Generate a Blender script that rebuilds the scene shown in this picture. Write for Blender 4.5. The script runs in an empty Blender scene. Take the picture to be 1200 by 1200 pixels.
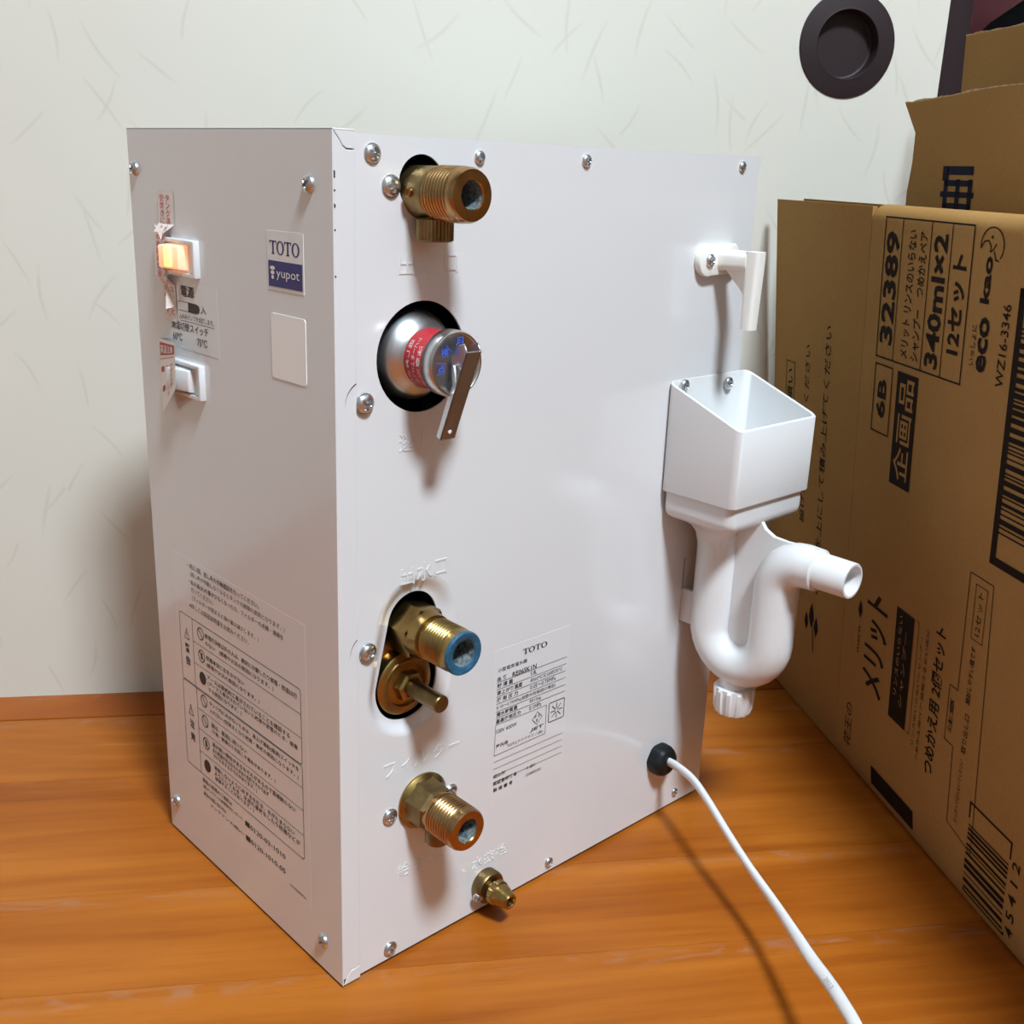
import bpy, bmesh, math, random
from mathutils import Vector, Matrix
random.seed(7)
V = Vector
scene = bpy.context.scene
C = scene.collection

# ------------------------------------------------------------------ camera
CAM = V((-0.248787, -0.372692, 0.387486)); YAW, PITCH, ROLL, FPX = 0.814384, -0.304319, 0.037566, 1279.909
fw = V((math.cos(YAW)*math.cos(PITCH), math.sin(YAW)*math.cos(PITCH), math.sin(PITCH)))
rt = V((math.sin(YAW), -math.cos(YAW), 0)); up = rt.cross(fw)
r2 = rt*math.cos(ROLL)+up*math.sin(ROLL); u2 = up*math.cos(ROLL)-rt*math.sin(ROLL)
cd = bpy.data.cameras.new('camera'); cam = bpy.data.objects.new('camera', cd); C.objects.link(cam)
cam.matrix_world = Matrix(((r2.x,u2.x,-fw.x,CAM.x),(r2.y,u2.y,-fw.y,CAM.y),(r2.z,u2.z,-fw.z,CAM.z),(0,0,0,1)))
cd.sensor_fit = 'HORIZONTAL'; cd.sensor_width = 36; cd.lens = FPX/1200*36; cd.clip_start = 0.01
scene.camera = cam

# ------------------------------------------------------------------ world, light, exposure
wd = bpy.data.worlds.new('world'); scene.world = wd; wd.use_nodes = True
wd.node_tree.nodes['Background'].inputs[0].default_value = (0.02, 0.02, 0.022, 1)
LAMP = V((-0.32, -1.30, 2.30)); LAMP_STRENGTH = 200.0
LAMP_COLOR = (0.90, 1.03, 1.13)
vs = scene.view_settings
vs.view_transform = 'Standard'; vs.look = 'None'; vs.exposure = 0.0; vs.gamma = 1.0; vs.use_curve_mapping = False

# ------------------------------------------------------------------ room frame: u along the wall, n into the room
TH = math.radians(-33.7)
U = V((math.cos(TH), math.sin(TH), 0)); N = V((U.y, -U.x, 0))
def W(u, n, z): return U*u+N*n+V((0, 0, z))
WALL = -0.3316

# ------------------------------------------------------------------ materials
def mat(name, col, rough=0.5, metal=0.0, coat=0.0, noise=None, bump=None, spec=None, sss=0.0, emit=None):
    m = bpy.data.materials.new(name); m.use_nodes = True
    nt = m.node_tree; b = nt.nodes['Principled BSDF']
    b.inputs['Base Color'].default_value = (*col, 1); b.inputs['Roughness'].default_value = rough
    b.inputs['Metallic'].default_value = metal; b.inputs['Coat Weight'].default_value = coat
    b.inputs['Coat Roughness'].default_value = 0.10
    if spec is not None: b.inputs['Specular IOR Level'].default_value = spec
    if sss: b.inputs['Subsurface Weight'].default_value = sss; b.inputs['Subsurface Radius'].default_value = (.006,.005,.004)
    if emit: b.inputs['Emission Color'].default_value = (*emit[0], 1); b.inputs['Emission Strength'].default_value = emit[1]
    tc = nt.nodes.new('ShaderNodeTexCoord')
    if noise:
        sc, col2, lo, hi = noise[:4]
        n = nt.nodes.new('ShaderNodeTexNoise'); n.inputs['Scale'].default_value = sc; n.inputs['Detail'].default_value = 6
        r = nt.nodes.new('ShaderNodeValToRGB'); e = r.color_ramp.elements
        e[0].position = lo; e[0].color = (*col, 1); e[1].position = hi; e[1].color = (*col2, 1)
        nt.links.new(tc.outputs['Object'], n.inputs['Vector']); nt.links.new(n.outputs['Fac'], r.inputs['Fac'])
        nt.links.new(r.outputs['Color'], b.inputs['Base Color'])
    if bump:
        n = nt.nodes.new('ShaderNodeTexNoise'); n.inputs['Scale'].default_value = bump[0]; n.inputs['Detail'].default_value = 3
        k = nt.nodes.new('ShaderNodeBump'); k.inputs['Strength'].default_value = bump[1]; k.inputs['Distance'].default_value = bump[2]
        nt.links.new(tc.outputs['Object'], n.inputs['Vector']); nt.links.new(n.outputs['Fac'], k.inputs['Height'])
        nt.links.new(k.outputs['Normal'], b.inputs['Normal'])
    return m
M = {}
M['paint'] = mat('white_paint', (.72,.725,.735), .20, coat=.9, bump=(900,.05,.0003))
M['plastic'] = mat('white_plastic', (.74,.745,.75), .30, sss=.18)
M['nylon'] = mat('milky_nylon', (.86,.85,.80), .4, sss=.15)
M['brass'] = mat('brass', (.40,.27,.09), .30, 1, noise=(90,(.22,.15,.06),.35,.75))
M['bronze'] = mat('bronze_thread', (.46,.28,.12), .27, 1, noise=(120,(.26,.15,.06),.4,.8))
M['darkbrass'] = mat('dull_brass', (.30,.21,.09), .42, 1, noise=(140,(.16,.11,.05),.35,.75))
M['scale'] = mat('grey_limescale', (.20,.24,.24), .8, noise=(500,(.05,.07,.08),.4,.65), bump=(900,.5,.001))
M['zinc'] = mat('zinc_steel', (.66,.68,.70), .30, 1)
M['steel'] = mat('brushed_steel', (.60,.60,.60), .30, 1)
M['iron'] = mat('passivated_steel', (.60,.67,.68), .36, 1, noise=(60,(.66,.60,.62),.4,.7))
M['red'] = mat('red_band', (.55,.03,.04), .45)
M['blue_ink'] = mat('blue_ink', (.06,.13,.60), .5)
M['gasket'] = mat('blue_gasket', (.014,.085,.16), .5, noise=(500,(.05,.18,.28),.5,.85))
M['rubber'] = mat('black_rubber', (.006,.008,.009), .5, spec=.3)
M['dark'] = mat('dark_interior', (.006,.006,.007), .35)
M['ink'] = mat('black_ink', (.035,.03,.03), .6)
M['redink'] = mat('red_ink', (.55,.05,.05), .6)
M['navy'] = mat('navy_print', (.028,.022,.16), .45)
M['label'] = mat('pale_label', (.76,.76,.765), .20, coat=.9, bump=(900,.05,.0003))
M['film'] = mat('clear_film_label', (.735,.74,.75), .20, coat=.9, bump=(900,.05,.0003))
M['sticker'] = mat('white_sticker', (.93,.93,.92), .22)
M['tape'] = mat('peach_sticker', (.80,.74,.69), .25)
M['cinder'] = mat('dark_brown_ink', (.014,.007,.004), .8, spec=.12)
M['bluebox'] = mat('blue_black_ink', (.014,.015,.036), .8, spec=.12)
M['lacquer'] = mat('dark_lacquer', (.024,.014,.016), .55, spec=.3, bump=(600,.15,.0005))
M['ceiling'] = mat('ceiling_paper', (.45,.44,.42), .9)
M['wallpaint'] = mat('plain_wall_paper', (.24,.235,.22), .9)
M['closet'] = mat('closet_board', (.16,.12,.09), .9)
M['pink'] = mat('pink_cloth', (.90,.36,.42), .9, noise=(18,(.75,.24,.30),.4,.7), bump=(40,.4,.01))
M['blackcloth'] = mat('black_cloth', (.003,.003,.0035), .95, spec=.05, bump=(60,.4,.01))
M['switchlamp'] = mat('lit_amber_rocker', (.95,.62,.45), .35, emit=((1.0,.42,.20),.75))
M['switchcore'] = mat('neon_core', (1,.85,.3), .4, emit=((1.0,.72,.12),2.2))
M['lampshade'] = mat('lamp_diffuser', (.9,.9,.9), .6, emit=(LAMP_COLOR, LAMP_STRENGTH))
M['cordprint'] = mat('grey_print', (.35,.37,.40), .6)

def nodes_of(m):
    nt = m.node_tree; b = nt.nodes['Principled BSDF']
    def nd(t, **kw):
        n = nt.nodes.new(t)
        for k, v in kw.items(): setattr(n, k, v)
        return n
    def math_(op, a, b_=None, c=None):
        n = nd('ShaderNodeMath', operation=op)
        for i, x in enumerate((a, b_, c)):
            if x is None: continue
            if isinstance(x, (int, float)): n.inputs[i].default_value = x
            else: nt.links.new(x, n.inputs[i])
        return n.outputs[0]
    return nt, b, nd, math_

def make_washi():
    m = mat('washi_paper', (.80,.775,.72), .85); nt, b, nd, mt = nodes_of(m)
    tc = nd('ShaderNodeTexCoord')
    prod = None
    for i, (sc, L, wd_, off) in enumerate(((17, .36, .030, 0), (23, .40, .034, 5.3), (14, .33, .022, 11.1))):
        mp = nd('ShaderNodeMapping'); mp.inputs['Location'].default_value = (off, off*.7, 0)
        nt.links.new(tc.outputs['Object'], mp.inputs['Vector'])
        vo = nd('ShaderNodeTexVoronoi', voronoi_dimensions='2D'); vo.inputs['Scale'].default_value = sc
        nt.links.new(mp.outputs[0], vo.inputs['Vector'])
        sb = nd('ShaderNodeVectorMath', operation='SUBTRACT'); nt.links.new(mp.outputs[0], sb.inputs[0]); nt.links.new(vo.outputs['Position'], sb.inputs[1])
        ml = nd('ShaderNodeVectorMath', operation='SCALE'); ml.inputs['Scale'].default_value = sc; nt.links.new(sb.outputs[0], ml.inputs[0])
        sx = nd('ShaderNodeSeparateXYZ'); nt.links.new(ml.outputs[0], sx.inputs[0])
        cr = nd('ShaderNodeSeparateColor'); nt.links.new(vo.outputs['Color'], cr.inputs[0])
        # fibres lean mostly towards the vertical
        ang = mt('MULTIPLY_ADD', cr.outputs[0], 1.9, .62)
        ca, sa = mt('COSINE', ang), mt('SINE', ang)
        a = mt('ADD', mt('MULTIPLY', sx.outputs[0], ca), mt('MULTIPLY', sx.outputs[1], sa))
        p = mt('SUBTRACT', mt('MULTIPLY', sx.outputs[1], ca), mt('MULTIPLY', sx.outputs[0], sa))
        curv = mt('MULTIPLY_ADD', cr.outputs[1], .9, -.45)
        p = mt('SUBTRACT', p, mt('MULTIPLY', curv, mt('MULTIPLY', a, a)))
        line = mt('SUBTRACT', 1.0, mt('SMOOTH_MIN', mt('DIVIDE', mt('ABSOLUTE', p), wd_), 1.0, .3))
        line = mt('MAXIMUM', line, 0.0)
        fade = mt('MAXIMUM', mt('SUBTRACT', 1.0, mt('POWER', mt('DIVIDE', mt('ABSOLUTE', a), L), 2.0)), 0.0)
        f = mt('MULTIPLY', mt('MULTIPLY', line, fade), mt('GREATER_THAN', cr.outputs[2], .35))
        prod = f if prod is None else mt('MAXIMUM', prod, f)
    nz = nd('ShaderNodeTexNoise'); nz.inputs['Scale'].default_value = 6; nt.links.new(tc.outputs['Object'], nz.inputs['Vector'])
    base = nd('ShaderNodeMix', data_type='RGBA'); base.inputs['A'].default_value = (.69,.668,.592,1); base.inputs['B'].default_value = (.65,.630,.558,1)
    nt.links.new(nz.outputs['Fac'], base.inputs['Factor'])
    mx = nd('ShaderNodeMix', data_type='RGBA'); mx.inputs['B'].default_value = (.44,.41,.32,1)
    nt.links.new(mt('MULTIPLY', prod, .29), mx.inputs['Factor']); nt.links.new(base.outputs['Result'], mx.inputs['A'])
    nt.links.new(mx.outputs['Result'], b.inputs['Base Color'])
    return m
M['washi'] = make_washi()

def make_wood(name, ca, cb, cc):
    m = mat(name, ca, .34, spec=.22); nt, b, nd, mt = nodes_of(m)
    tc = nd('ShaderNodeTexCoord'); oi = nd('ShaderNodeObjectInfo')
    cmb = nd('ShaderNodeCombineXYZ'); nt.links.new(mt('MULTIPLY', oi.outputs['Random'], 37.0), cmb.inputs[0]); nt.links.new(mt('MULTIPLY', oi.outputs['Random'], 9.0), cmb.inputs[1])
    ad = nd('ShaderNodeVectorMath', operation='ADD'); nt.links.new(tc.outputs['Object'], ad.inputs[0]); nt.links.new(cmb.outputs[0], ad.inputs[1])
    def nz(scale, detail, dist=0):
        mp = nd('ShaderNodeMapping'); mp.inputs['Scale'].default_value = scale; nt.links.new(ad.outputs[0], mp.inputs['Vector'])
        n = nd('ShaderNodeTexNoise'); n.inputs['Scale'].default_value = 1; n.inputs['Detail'].default_value = detail; n.inputs['Distortion'].default_value = dist
        nt.links.new(mp.outputs[0], n.inputs['Vector']); return n.outputs['Fac']
    big = nz((2.6, 17, 1), 4, 1.0); fine = nz((5, 130, 1), 5, .3); pores = nz((22, 700, 1), 2)
    f = mt('ADD', mt('MULTIPLY', big, .74), mt('MULTIPLY', fine, .26))
    f = mt('ADD', f, mt('MULTIPLY_ADD', oi.outputs['Random'], .10, -.05))
    r = nd('ShaderNodeValToRGB'); e = r.color_ramp.elements
    e[0].position = .33; e[0].color = (*cc, 1); e[1].position = .66; e[1].color = (*cb, 1)
    mid = e.new(.5); mid.color = (*ca, 1)
    nt.links.new(f, r.inputs['Fac'])
    mx = nd('ShaderNodeMix', data_type='RGBA', blend_type='MULTIPLY'); mx.inputs['B'].default_value = (.62,.50,.42,1)
    pr = nd('ShaderNodeMapRange'); pr.inputs['From Min'].default_value = .58; pr.inputs['From Max'].default_value = .78; nt.links.new(pores, pr.inputs['Value'])
    nt.links.new(mt('MULTIPLY', pr.outputs[0], .45), mx.inputs['Factor']); nt.links.new(r.outputs['Color'], mx.inputs['A'])
    # pale scuffs
    sc = nz((6, 26, 1), 8, 2.0); sr = nd('ShaderNodeMapRange'); sr.inputs['From Min'].default_value = .66; sr.inputs['From Max'].default_value = .80; nt.links.new(sc, sr.inputs['Value'])
    sm = nd('ShaderNodeMix', data_type='RGBA'); sm.inputs['B'].default_value = (.55,.30,.16,1)
    nt.links.new(mt('MULTIPLY', sr.outputs[0], .4), sm.inputs['Factor']); nt.links.new(mx.outputs['Result'], sm.inputs['A'])
    # worn greyish marks along the board edge
    sy = nd('ShaderNodeSeparateXYZ'); nt.links.new(tc.outputs['Object'], sy.inputs[0])
    wn = nz((26, 75, 1), 6, 1.5); wr = nd('ShaderNodeMapRange'); wr.inputs['From Min'].default_value = .50; wr.inputs['From Max'].default_value = .66; nt.links.new(wn, wr.inputs['Value'])
    band = mt('MAXIMUM', mt('SUBTRACT', 1.0, mt('DIVIDE', mt('ABSOLUTE', mt('SUBTRACT', sy.outputs[1], .006)), .009)), 0.0)
    wm = nd('ShaderNodeMix', data_type='RGBA'); wm.inputs['B'].default_value = (.34,.20,.14,1)
    nt.links.new(mt('MULTIPLY', mt('MULTIPLY', wr.outputs[0], band), .38), wm.inputs['Factor']); nt.links.new(sm.outputs['Result'], wm.inputs['A'])
    nt.links.new(wm.outputs['Result'], b.inputs['Base Color'])
    nt.links.new(mt('MULTIPLY_ADD', fine, .22, .24), b.inputs['Roughness'])
    k = nd('ShaderNodeBump'); k.inputs['Strength'].default_value = .06; k.inputs['Distance'].default_value = .001
    nt.links.new(fine, k.inputs['Height']); nt.links.new(k.outputs['Normal'], b.inputs['Normal'])
    return m
M['wood'] = make_wood('varnished_wood', (.33,.088,.008), (.42,.128,.014), (.21,.046,.005))
M['sill'] = make_wood('reddish_sill_wood', (.30,.070,.006), (.35,.090,.009), (.23,.050,.005))

def make_board():
    m = mat('cardboard', (.40,.255,.125), .85, spec=.15); nt, b, nd, mt = nodes_of(m)
    tc = nd('ShaderNodeTexCoord')
    n1 = nd('ShaderNodeTexNoise'); n1.inputs['Scale'].default_value = 9; n1.inputs['Detail'].default_value = 5; nt.links.new(tc.outputs['Object'], n1.inputs['Vector'])
    n2 = nd('ShaderNodeTexNoise'); n2.inputs['Scale'].default_value = 420; n2.inputs['Detail'].default_value = 3; nt.links.new(tc.outputs['Object'], n2.inputs['Vector'])
    f = mt('ADD', mt('MULTIPLY', n1.outputs['Fac'], .7), mt('MULTIPLY', n2.outputs['Fac'], .3))
    r = nd('ShaderNodeValToRGB'); e = r.color_ramp.elements
    e[0].position = .3; e[0].color = (.315,.166,.050,1); e[1].position = .7; e[1].color = (.39,.222,.076,1)
    nt.links.new(f, r.inputs['Fac']); nt.links.new(r.outputs['Color'], b.inputs['Base Color'])
    k = nd('ShaderNodeBump'); k.inputs['Strength'].default_value = .12; k.inputs['Distance'].default_value = .0006
    nt.links.new(n2.outputs['Fac'], k.inputs['Height']); nt.links.new(k.outputs['Normal'], b.inputs['Normal'])
    return m
M['board'] = make_board()
M['cutedge'] = mat('cut_card_edge', (.58,.42,.24), .9, noise=(300,(.40,.26,.13),.4,.6))

# ------------------------------------------------------------------ building helpers
def link(name, me, m, parent=None, angle=35, smooth=True):
    if m: me.materials.append(M[m] if isinstance(m, str) else m)
    if smooth:
        me.shade_smooth()
        me.set_sharp_from_angle(angle=math.radians(angle))
    o = bpy.data.objects.new(name, me); C.objects.link(o)
    if parent: adopt(o, parent)
    return o
def adopt(o, parent):
    o.parent = parent; o.matrix_parent_inverse = world(parent).inverted()
def world(o):
    m = o.matrix_basis.copy()
    return (world(o.parent) @ o.matrix_parent_inverse @ m) if o.parent else m
def tag(o, label, cat, group=None):
    o['label'] = label; o['category'] = cat
    if group: o['group'] = group
    return o
def struct(o, label=None):
    o['kind'] = 'structure'
    if label: o['label'] = label
    return o
def empty(name, loc):
    o = bpy.data.objects.new(name, None); o.location = loc; o.empty_display_size = .02; C.objects.link(o); return o

class MB:
    def __init__(s): s.bm = bmesh.new()
    def face(s, pts):
        return s.bm.faces.new([s.bm.verts.new(p) for p in pts])
    def hexa(s, p):      # p: 8 points, 4 bottom then 4 top
        v = [s.bm.verts.new(q) for q in p]
        for f in ((3,2,1,0),(4,5,6,7),(0,1,5,4),(1,2,6,5),(2,3,7,6),(3,0,4,7)): s.bm.faces.new([v[i] for i in f])
        return s
    def box(s, a, b, fr=None):
        p = [(a[0],a[1],a[2]),(b[0],a[1],a[2]),(b[0],b[1],a[2]),(a[0],b[1],a[2]),(a[0],a[1],b[2]),(b[0],a[1],b[2]),(b[0],b[1],b[2]),(a[0],b[1],b[2])]
        return s.hexa([fr(*q) for q in p] if fr else p)
    def loft(s, loops, closed=True, cap0=False, cap1=False):
        rows = [[s.bm.verts.new(p) for p in l] for l in loops]
        n = len(rows[0])
        for a, b in zip(rows[:-1], rows[1:]):
            for i in range(n if closed else n-1):
                j = (i+1) % n
                s.bm.faces.new((a[i], a[j], b[j], b[i]))
        if cap0: s.bm.faces.new(rows[0][::-1])
        if cap1: s.bm.faces.new(rows[-1])
        return s
    def lathe(s, prof, org, axis, seg=32, cap0=False, cap1=False, poly=None, ph=0.0):
        org = V(org); a = V(axis).normalized()
        e1 = a.orthogonal().normalized() if abs(a.z) < .9 else V((1,0,0))
        if abs(a.z) < .9: e1 = V((0,0,1))
        e2 = a.cross(e1)
        loops = []
        for r, h in prof:
            loops.append([org+a*h+(e1*math.cos(ph+2*math.pi*i/seg)+e2*math.sin(ph+2*math.pi*i/seg))*r for i in range(seg)])
        return s.loft(loops, True, cap0, cap1)
    def tube(s, path, rad, seg=20, cap=True, side=None, flat=None):
        P = [V(p) for p in path]; loops = []; e = None
        for i, p in enumerate(P):
            t = (P[min(i+1, len(P)-1)]-P[max(i-1, 0)]).normalized()
            if e is None: e = V(side) if side else t.orthogonal()
            e = (e-t*e.dot(t)).normalized(); f = t.cross(e)
            r = rad(i/(len(P)-1)) if callable(rad) else rad
            r1, r2_, tw = (r, r, 0) if flat is None else flat(i/(len(P)-1))
            a = e*math.cos(tw)+f*math.sin(tw); b = f*math.cos(tw)-e*math.sin(tw)
            loops.append([p+a*r1*math.cos(2*math.pi*k/seg)+b*r2_*math.sin(2*math.pi*k/seg) for k in range(seg)])
        return s.loft(loops, True, cap, cap)
    def prism(s, pts, off):   # polygon swept by a vector
        a = [s.bm.verts.new(p) for p in pts]; b = [s.bm.verts.new(V(p)+V(off)) for p in pts]
        n = len(a); s.bm.faces.new(a[::-1]); s.bm.faces.new(b)
        for i in range(n): s.bm.faces.new((a[i], a[(i+1) % n], b[(i+1) % n], b[i]))
        return s
    def bevel(s, w, seg=2, ang=30):
        s.bm.normal_update()
        ed = [e for e in s.bm.edges if len(e.link_faces) == 2 and e.calc_face_angle(0) > math.radians(ang)]
        bmesh.ops.bevel(s.bm, geom=ed, offset=w, segments=seg, profile=.5, affect='EDGES', clamp_overlap=True)
        return s
    def done(s, name, m, parent=None, angle=35, smooth=True):
        bmesh.ops.recalc_face_normals(s.bm, faces=s.bm.faces)
        me = bpy.data.meshes.new(name); s.bm.to_mesh(me); s.bm.free()
        return link(name, me, m, parent, angle, smooth)

def rrect(x0, y0, x1, y1, r, seg=5):
    out = []
    for cx, cy, a0 in ((x1-r, y1-r, 0), (x0+r, y1-r, 90), (x0+r, y0+r, 180), (x1-r, y0+r, 270)):
        for k in range(seg+1):
            a = math.radians(a0+90*k/seg); out.append((cx+r*math.cos(a), cy+r*math.sin(a)))
    return out
def arc(cx, cy, r, a0, a1, n=24):
    return [(cx+r*math.cos(math.radians(a0+(a1-a0)*i/n)), cy+r*math.sin(math.radians(a0+(a1-a0)*i/n))) for i in range(n+1)]

# ------------------------------------------------------------------ lettering
tmp = bpy.data.scenes.new('glyphs')
_cache = {}
def glyphs(body, bold=0.0):
    key = (body, bold)
    if key not in _cache:
        cu = bpy.data.curves.new('g', 'FONT'); cu.body = body; cu.resolution_u = 2; cu.offset = bold
        o = bpy.data.objects.new('g', cu); tmp.collection.objects.link(o); tmp.view_layers[0].update()
        dg = tmp.view_layers[0].depsgraph
        e = o.evaluated_get(dg); me = e.to_mesh()
        vs_ = [(v.co.x, v.co.y) for v in me.vertices]; fs = [tuple(p.vertices) for p in me.polygons]
        e.to_mesh_clear(); bpy.data.objects.remove(o); bpy.data.curves.remove(cu)
        xs = [v[0] for v in vs_] or [0, 1]; ys = [v[1] for v in vs_] or [0, 1]
        _cache[key] = (vs_, fs, min(xs), max(xs), min(ys), max(ys))
    return _cache[key]
class Print:
    """flat lettering and line work, laid on a surface by fr(u, v) -> world point"""
    def __init__(s, fr): s.fr = fr; s.v = []; s.f = []
    def poly(s, pts):
        i = len(s.v); s.v += [s.fr(*p) for p in pts]; s.f.append(tuple(range(i, i+len(pts)))); return s
    def rect(s, u0, v0, u1, v1): return s.poly([(u0,v0),(u1,v0),(u1,v1),(u0,v1)])
    def line(s, pts, w):
        for a, b in zip(pts[:-1], pts[1:]):
            d = V((b[0]-a[0], b[1]-a[1])); L = d.length
            if L < 1e-9: continue
            d /= L; q = V((-d.y, d.x))*w/2; e = d*w*.35
            a_, b_ = V(a)-e, V(b)+e
            s.poly([a_-q, b_-q, b_+q, a_+q])
        return s
    def frame(s, u0, v0, u1, v1, w, r=0.0):
        if r > 0:
            p = rrect(u0, v0, u1, v1, r, 4); s.line(p+[p[0]], w)
        else: s.line([(u0,v0),(u1,v0),(u1,v1),(u0,v1),(u0,v0)], w)
        return s
    def ring(s, cx, cy, r, w, n=20, sx=1.0):
        p = [(cx+r*sx*math.cos(2*math.pi*i/n), cy+r*math.sin(2*math.pi*i/n)) for i in range(n+1)]; return s.line(p, w)
    def disc(s, cx, cy, r, n=20, sx=1.0):
        return s.poly([(cx+r*sx*math.cos(2*math.pi*i/n), cy+r*math.sin(2*math.pi*i/n)) for i in range(n)])
    def text(s, body, u0, v0, u1, v1, bold=0.0, rot=0, slant=0.0):
        """fit the string into the rectangle; rot=90 reads upwards (text-up points to -u)"""
        vs_, fs, xa, xb, ya, yb = glyphs(body, bold)
        i = len(s.v)
        for x, y in vs_:
            a = (x-xa)/max(xb-xa, 1e-6); b = (y-ya)/max(yb-ya, 1e-6); a += slant*(b-.5)
            if rot == 90: u = u1+(u0-u1)*b; v = v0+(v1-v0)*a
            else: u = u0+(u1-u0)*a; v = v0+(v1-v0)*b
            s.v.append(s.fr(u, v))
        s.f += [tuple(k+i for k in f) for f in fs]
        return s
    def column(s, body, u0, u1, vtop, pitch, bold=0.0):
        for k, ch in enumerate(body):
            if ch == ' ': continue
            small = ch in '、。'
            if small: s.text(ch, u0+(u1-u0)*.7, vtop-pitch*(k+.35), u1, vtop-pitch*(k+.05), bold)
            elif ch == 'ー': s.rect(u0+(u1-u0)*.44, vtop-pitch*(k+.9), u0+(u1-u0)*.56, vtop-pitch*(k+.08))
            else: s.text(ch, u0, vtop-pitch*(k+.92), u1, vtop-pitch*(k+.08), bold)
        return s
    def done(s, name, m, parent, thick=None):
        me = bpy.data.meshes.new(name); me.from_pydata([tuple(p) for p in s.v], [], s.f); me.validate()
        o = link(name, me, m, parent, smooth=False)
        return o
def toto(P, u0, v0, u1, v1):
    """serif capitals T O T O"""
    h = v1-v0; w = (u1-u0); cw = w/4.25
    for k, ch in enumerate('TOTO'):
        a = u0+w*(.0, .235, .50, .745)[k]; b = a+w*(.255 if ch == 'O' else .235)
        if ch == 'T':
            c = (a+b)/2; t = (b-a)*.11
            P.rect(c-t, v0, c+t, v1); P.rect(c-t*2.1, v0, c+t*2.1, v0+h*.07); P.rect(a, v1-h*.09, b, v1)
            P.poly([(a,v1),(a,v1-h*.26),(a+w*.012,v1-h*.26),(a+w*.03,v1-h*.08)]); P.poly([(b,v1),(b-w*.03,v1-h*.08),(b-w*.012,v1-h*.26),(b,v1-h*.26)])
        else:
            c = (a+b)/2; d = (v0+v1)/2; n = 28
            for i in range(n):
                t0, t1 = 2*math.pi*i/n, 2*math.pi*(i+1)/n
                o_ = lambda t: (c+(b-a)/2*math.cos(t), d+h*.52*math.sin(t)); q = lambda t: (c+(b-a)*.29*math.cos(t), d+h*.44*math.sin(t))
                P.poly([o_(t0), o_(t1), q(t1), q(t0)])

# ================================================================== THE ROOM
RU0, RU1, RN1, RH = -1.35, 1.45, 2.55, 2.40
DU0, DU1 = -0.46, 0.4477       # door leaf
def slab(name, u0, n0, z0, u1, n1, z1, m, parent=None): return MB().box((u0,n0,z0),(u1,n1,z1), W).done(name, m, parent)
# objects whose texture follows the wall need their own axes along u / z
def oriented(name, su, sn, sz, org, m, parent=None, bev=0.0, ex=None):
    """box with local x along u, local y along -n (up for walls: see ex); origin at org (u, n, z)"""
    mb = MB().box((0,0,0),(su,sn,sz))
    if bev: mb.bevel(bev, 2)
    bmesh.ops.recalc_face_normals(mb.bm, faces=mb.bm.faces)
    me = bpy.data.meshes.new(name); mb.bm.to_mesh(me); mb.bm.free()
    me.materials.append(M[m]); o = bpy.data.objects.new(name, me); C.objects.link(o)
    ax = ex or (U, N, V((0,0,1))); p = W(*org)
    o.matrix_basis = Matrix(((ax[0].x,ax[1].x,ax[2].x,p.x),(ax[0].y,ax[1].y,ax[2].y,p.y),(ax[0].z,ax[1].z,ax[2].z,p.z),(0,0,0,1)))
    if parent: adopt(o, parent)
    return o
WX = (U, V((0,0,1)), -N)        # wall axes: x along the wall, y up, z into the wall (keeps 2-D textures upright)

floor = struct(slab('floor', RU0, -1.1, -.05, RU1, RN1, -.012, 'closet'), 'floor of varnished orange wooden boards')
edges = [-.294, -.2095, -.087, -.0115, .085]
while edges[-1] < RN1: edges.append(min(RN1, edges[-1]+random.choice((.10, .118, .125))))
for a, b in zip(edges[:-1], edges[1:]):
    oriented('plank', RU1-RU0, b-a-.0002, .012, (RU0, a+.0001, -.012), 'wood', floor, .0004)
sill = struct(oriented('trim_1', RU1-RU0, .0370, .0121, (RU0, WALL-.001, -.012), 'sill', None, .0006), 'reddish wooden sill strip along the foot of the sliding door')
struct(slab('ceiling', RU0, -1.1, RH, RU1, RN1, RH+.03, 'ceiling'), 'plain pale ceiling')
struct(slab('wall_left', RU0-.05, WALL, 0, RU0, RN1, RH, 'wallpaint'), 'plain pale side wall')
struct(slab('wall_right', RU1, WALL, 0, RU1+.05, RN1, RH, 'wallpaint'), 'plain pale side wall')
struct(slab('wall_front', RU0, RN1, 0, RU1, RN1+.05, RH, 'wallpaint'), 'plain pale wall behind the viewer')
wb = struct(oriented('wall_back', DU0-RU0-.002, RH, .03, (RU0, WALL-.0005, 0), 'washi', None, 0, WX), 'off-white papered wall left of the sliding door')
struct(slab('wall_back_lintel', DU0, WALL-.03, 1.80, RU1, WALL, RH, 'wallpaint'), 'plain wall above the sliding door')
# closet behind the opening
struct(slab('wall_closet_back', DU0, -1.1, 0, RU1, -1.08, RH, 'closet'), 'dark back board of the closet beyond the sliding door')
struct(slab('wall_closet_right', RU1, -1.1, 0, RU1+.03, WALL, RH, 'closet'), 'dark side board of the closet')
struct(slab('wall_closet_left', DU0-.03, -1.1, 0, DU0, WALL-.035, RH, 'closet'), 'dark side board of the closet behind the door')
struct(slab('trim_closet_shelf', DU0, -1.08, .74, RU1, WALL-.045, .77, 'closet'), 'dark unseen shelf across the closet that blocks the lamp light')  # out of view; blocks the ceiling lamp so the closet stays dark
struct(slab('trim_closet_base', DU0, -1.08, -.012, RU1, WALL-.0015, .0, 'closet'), 'dark floor board of the closet')

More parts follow.
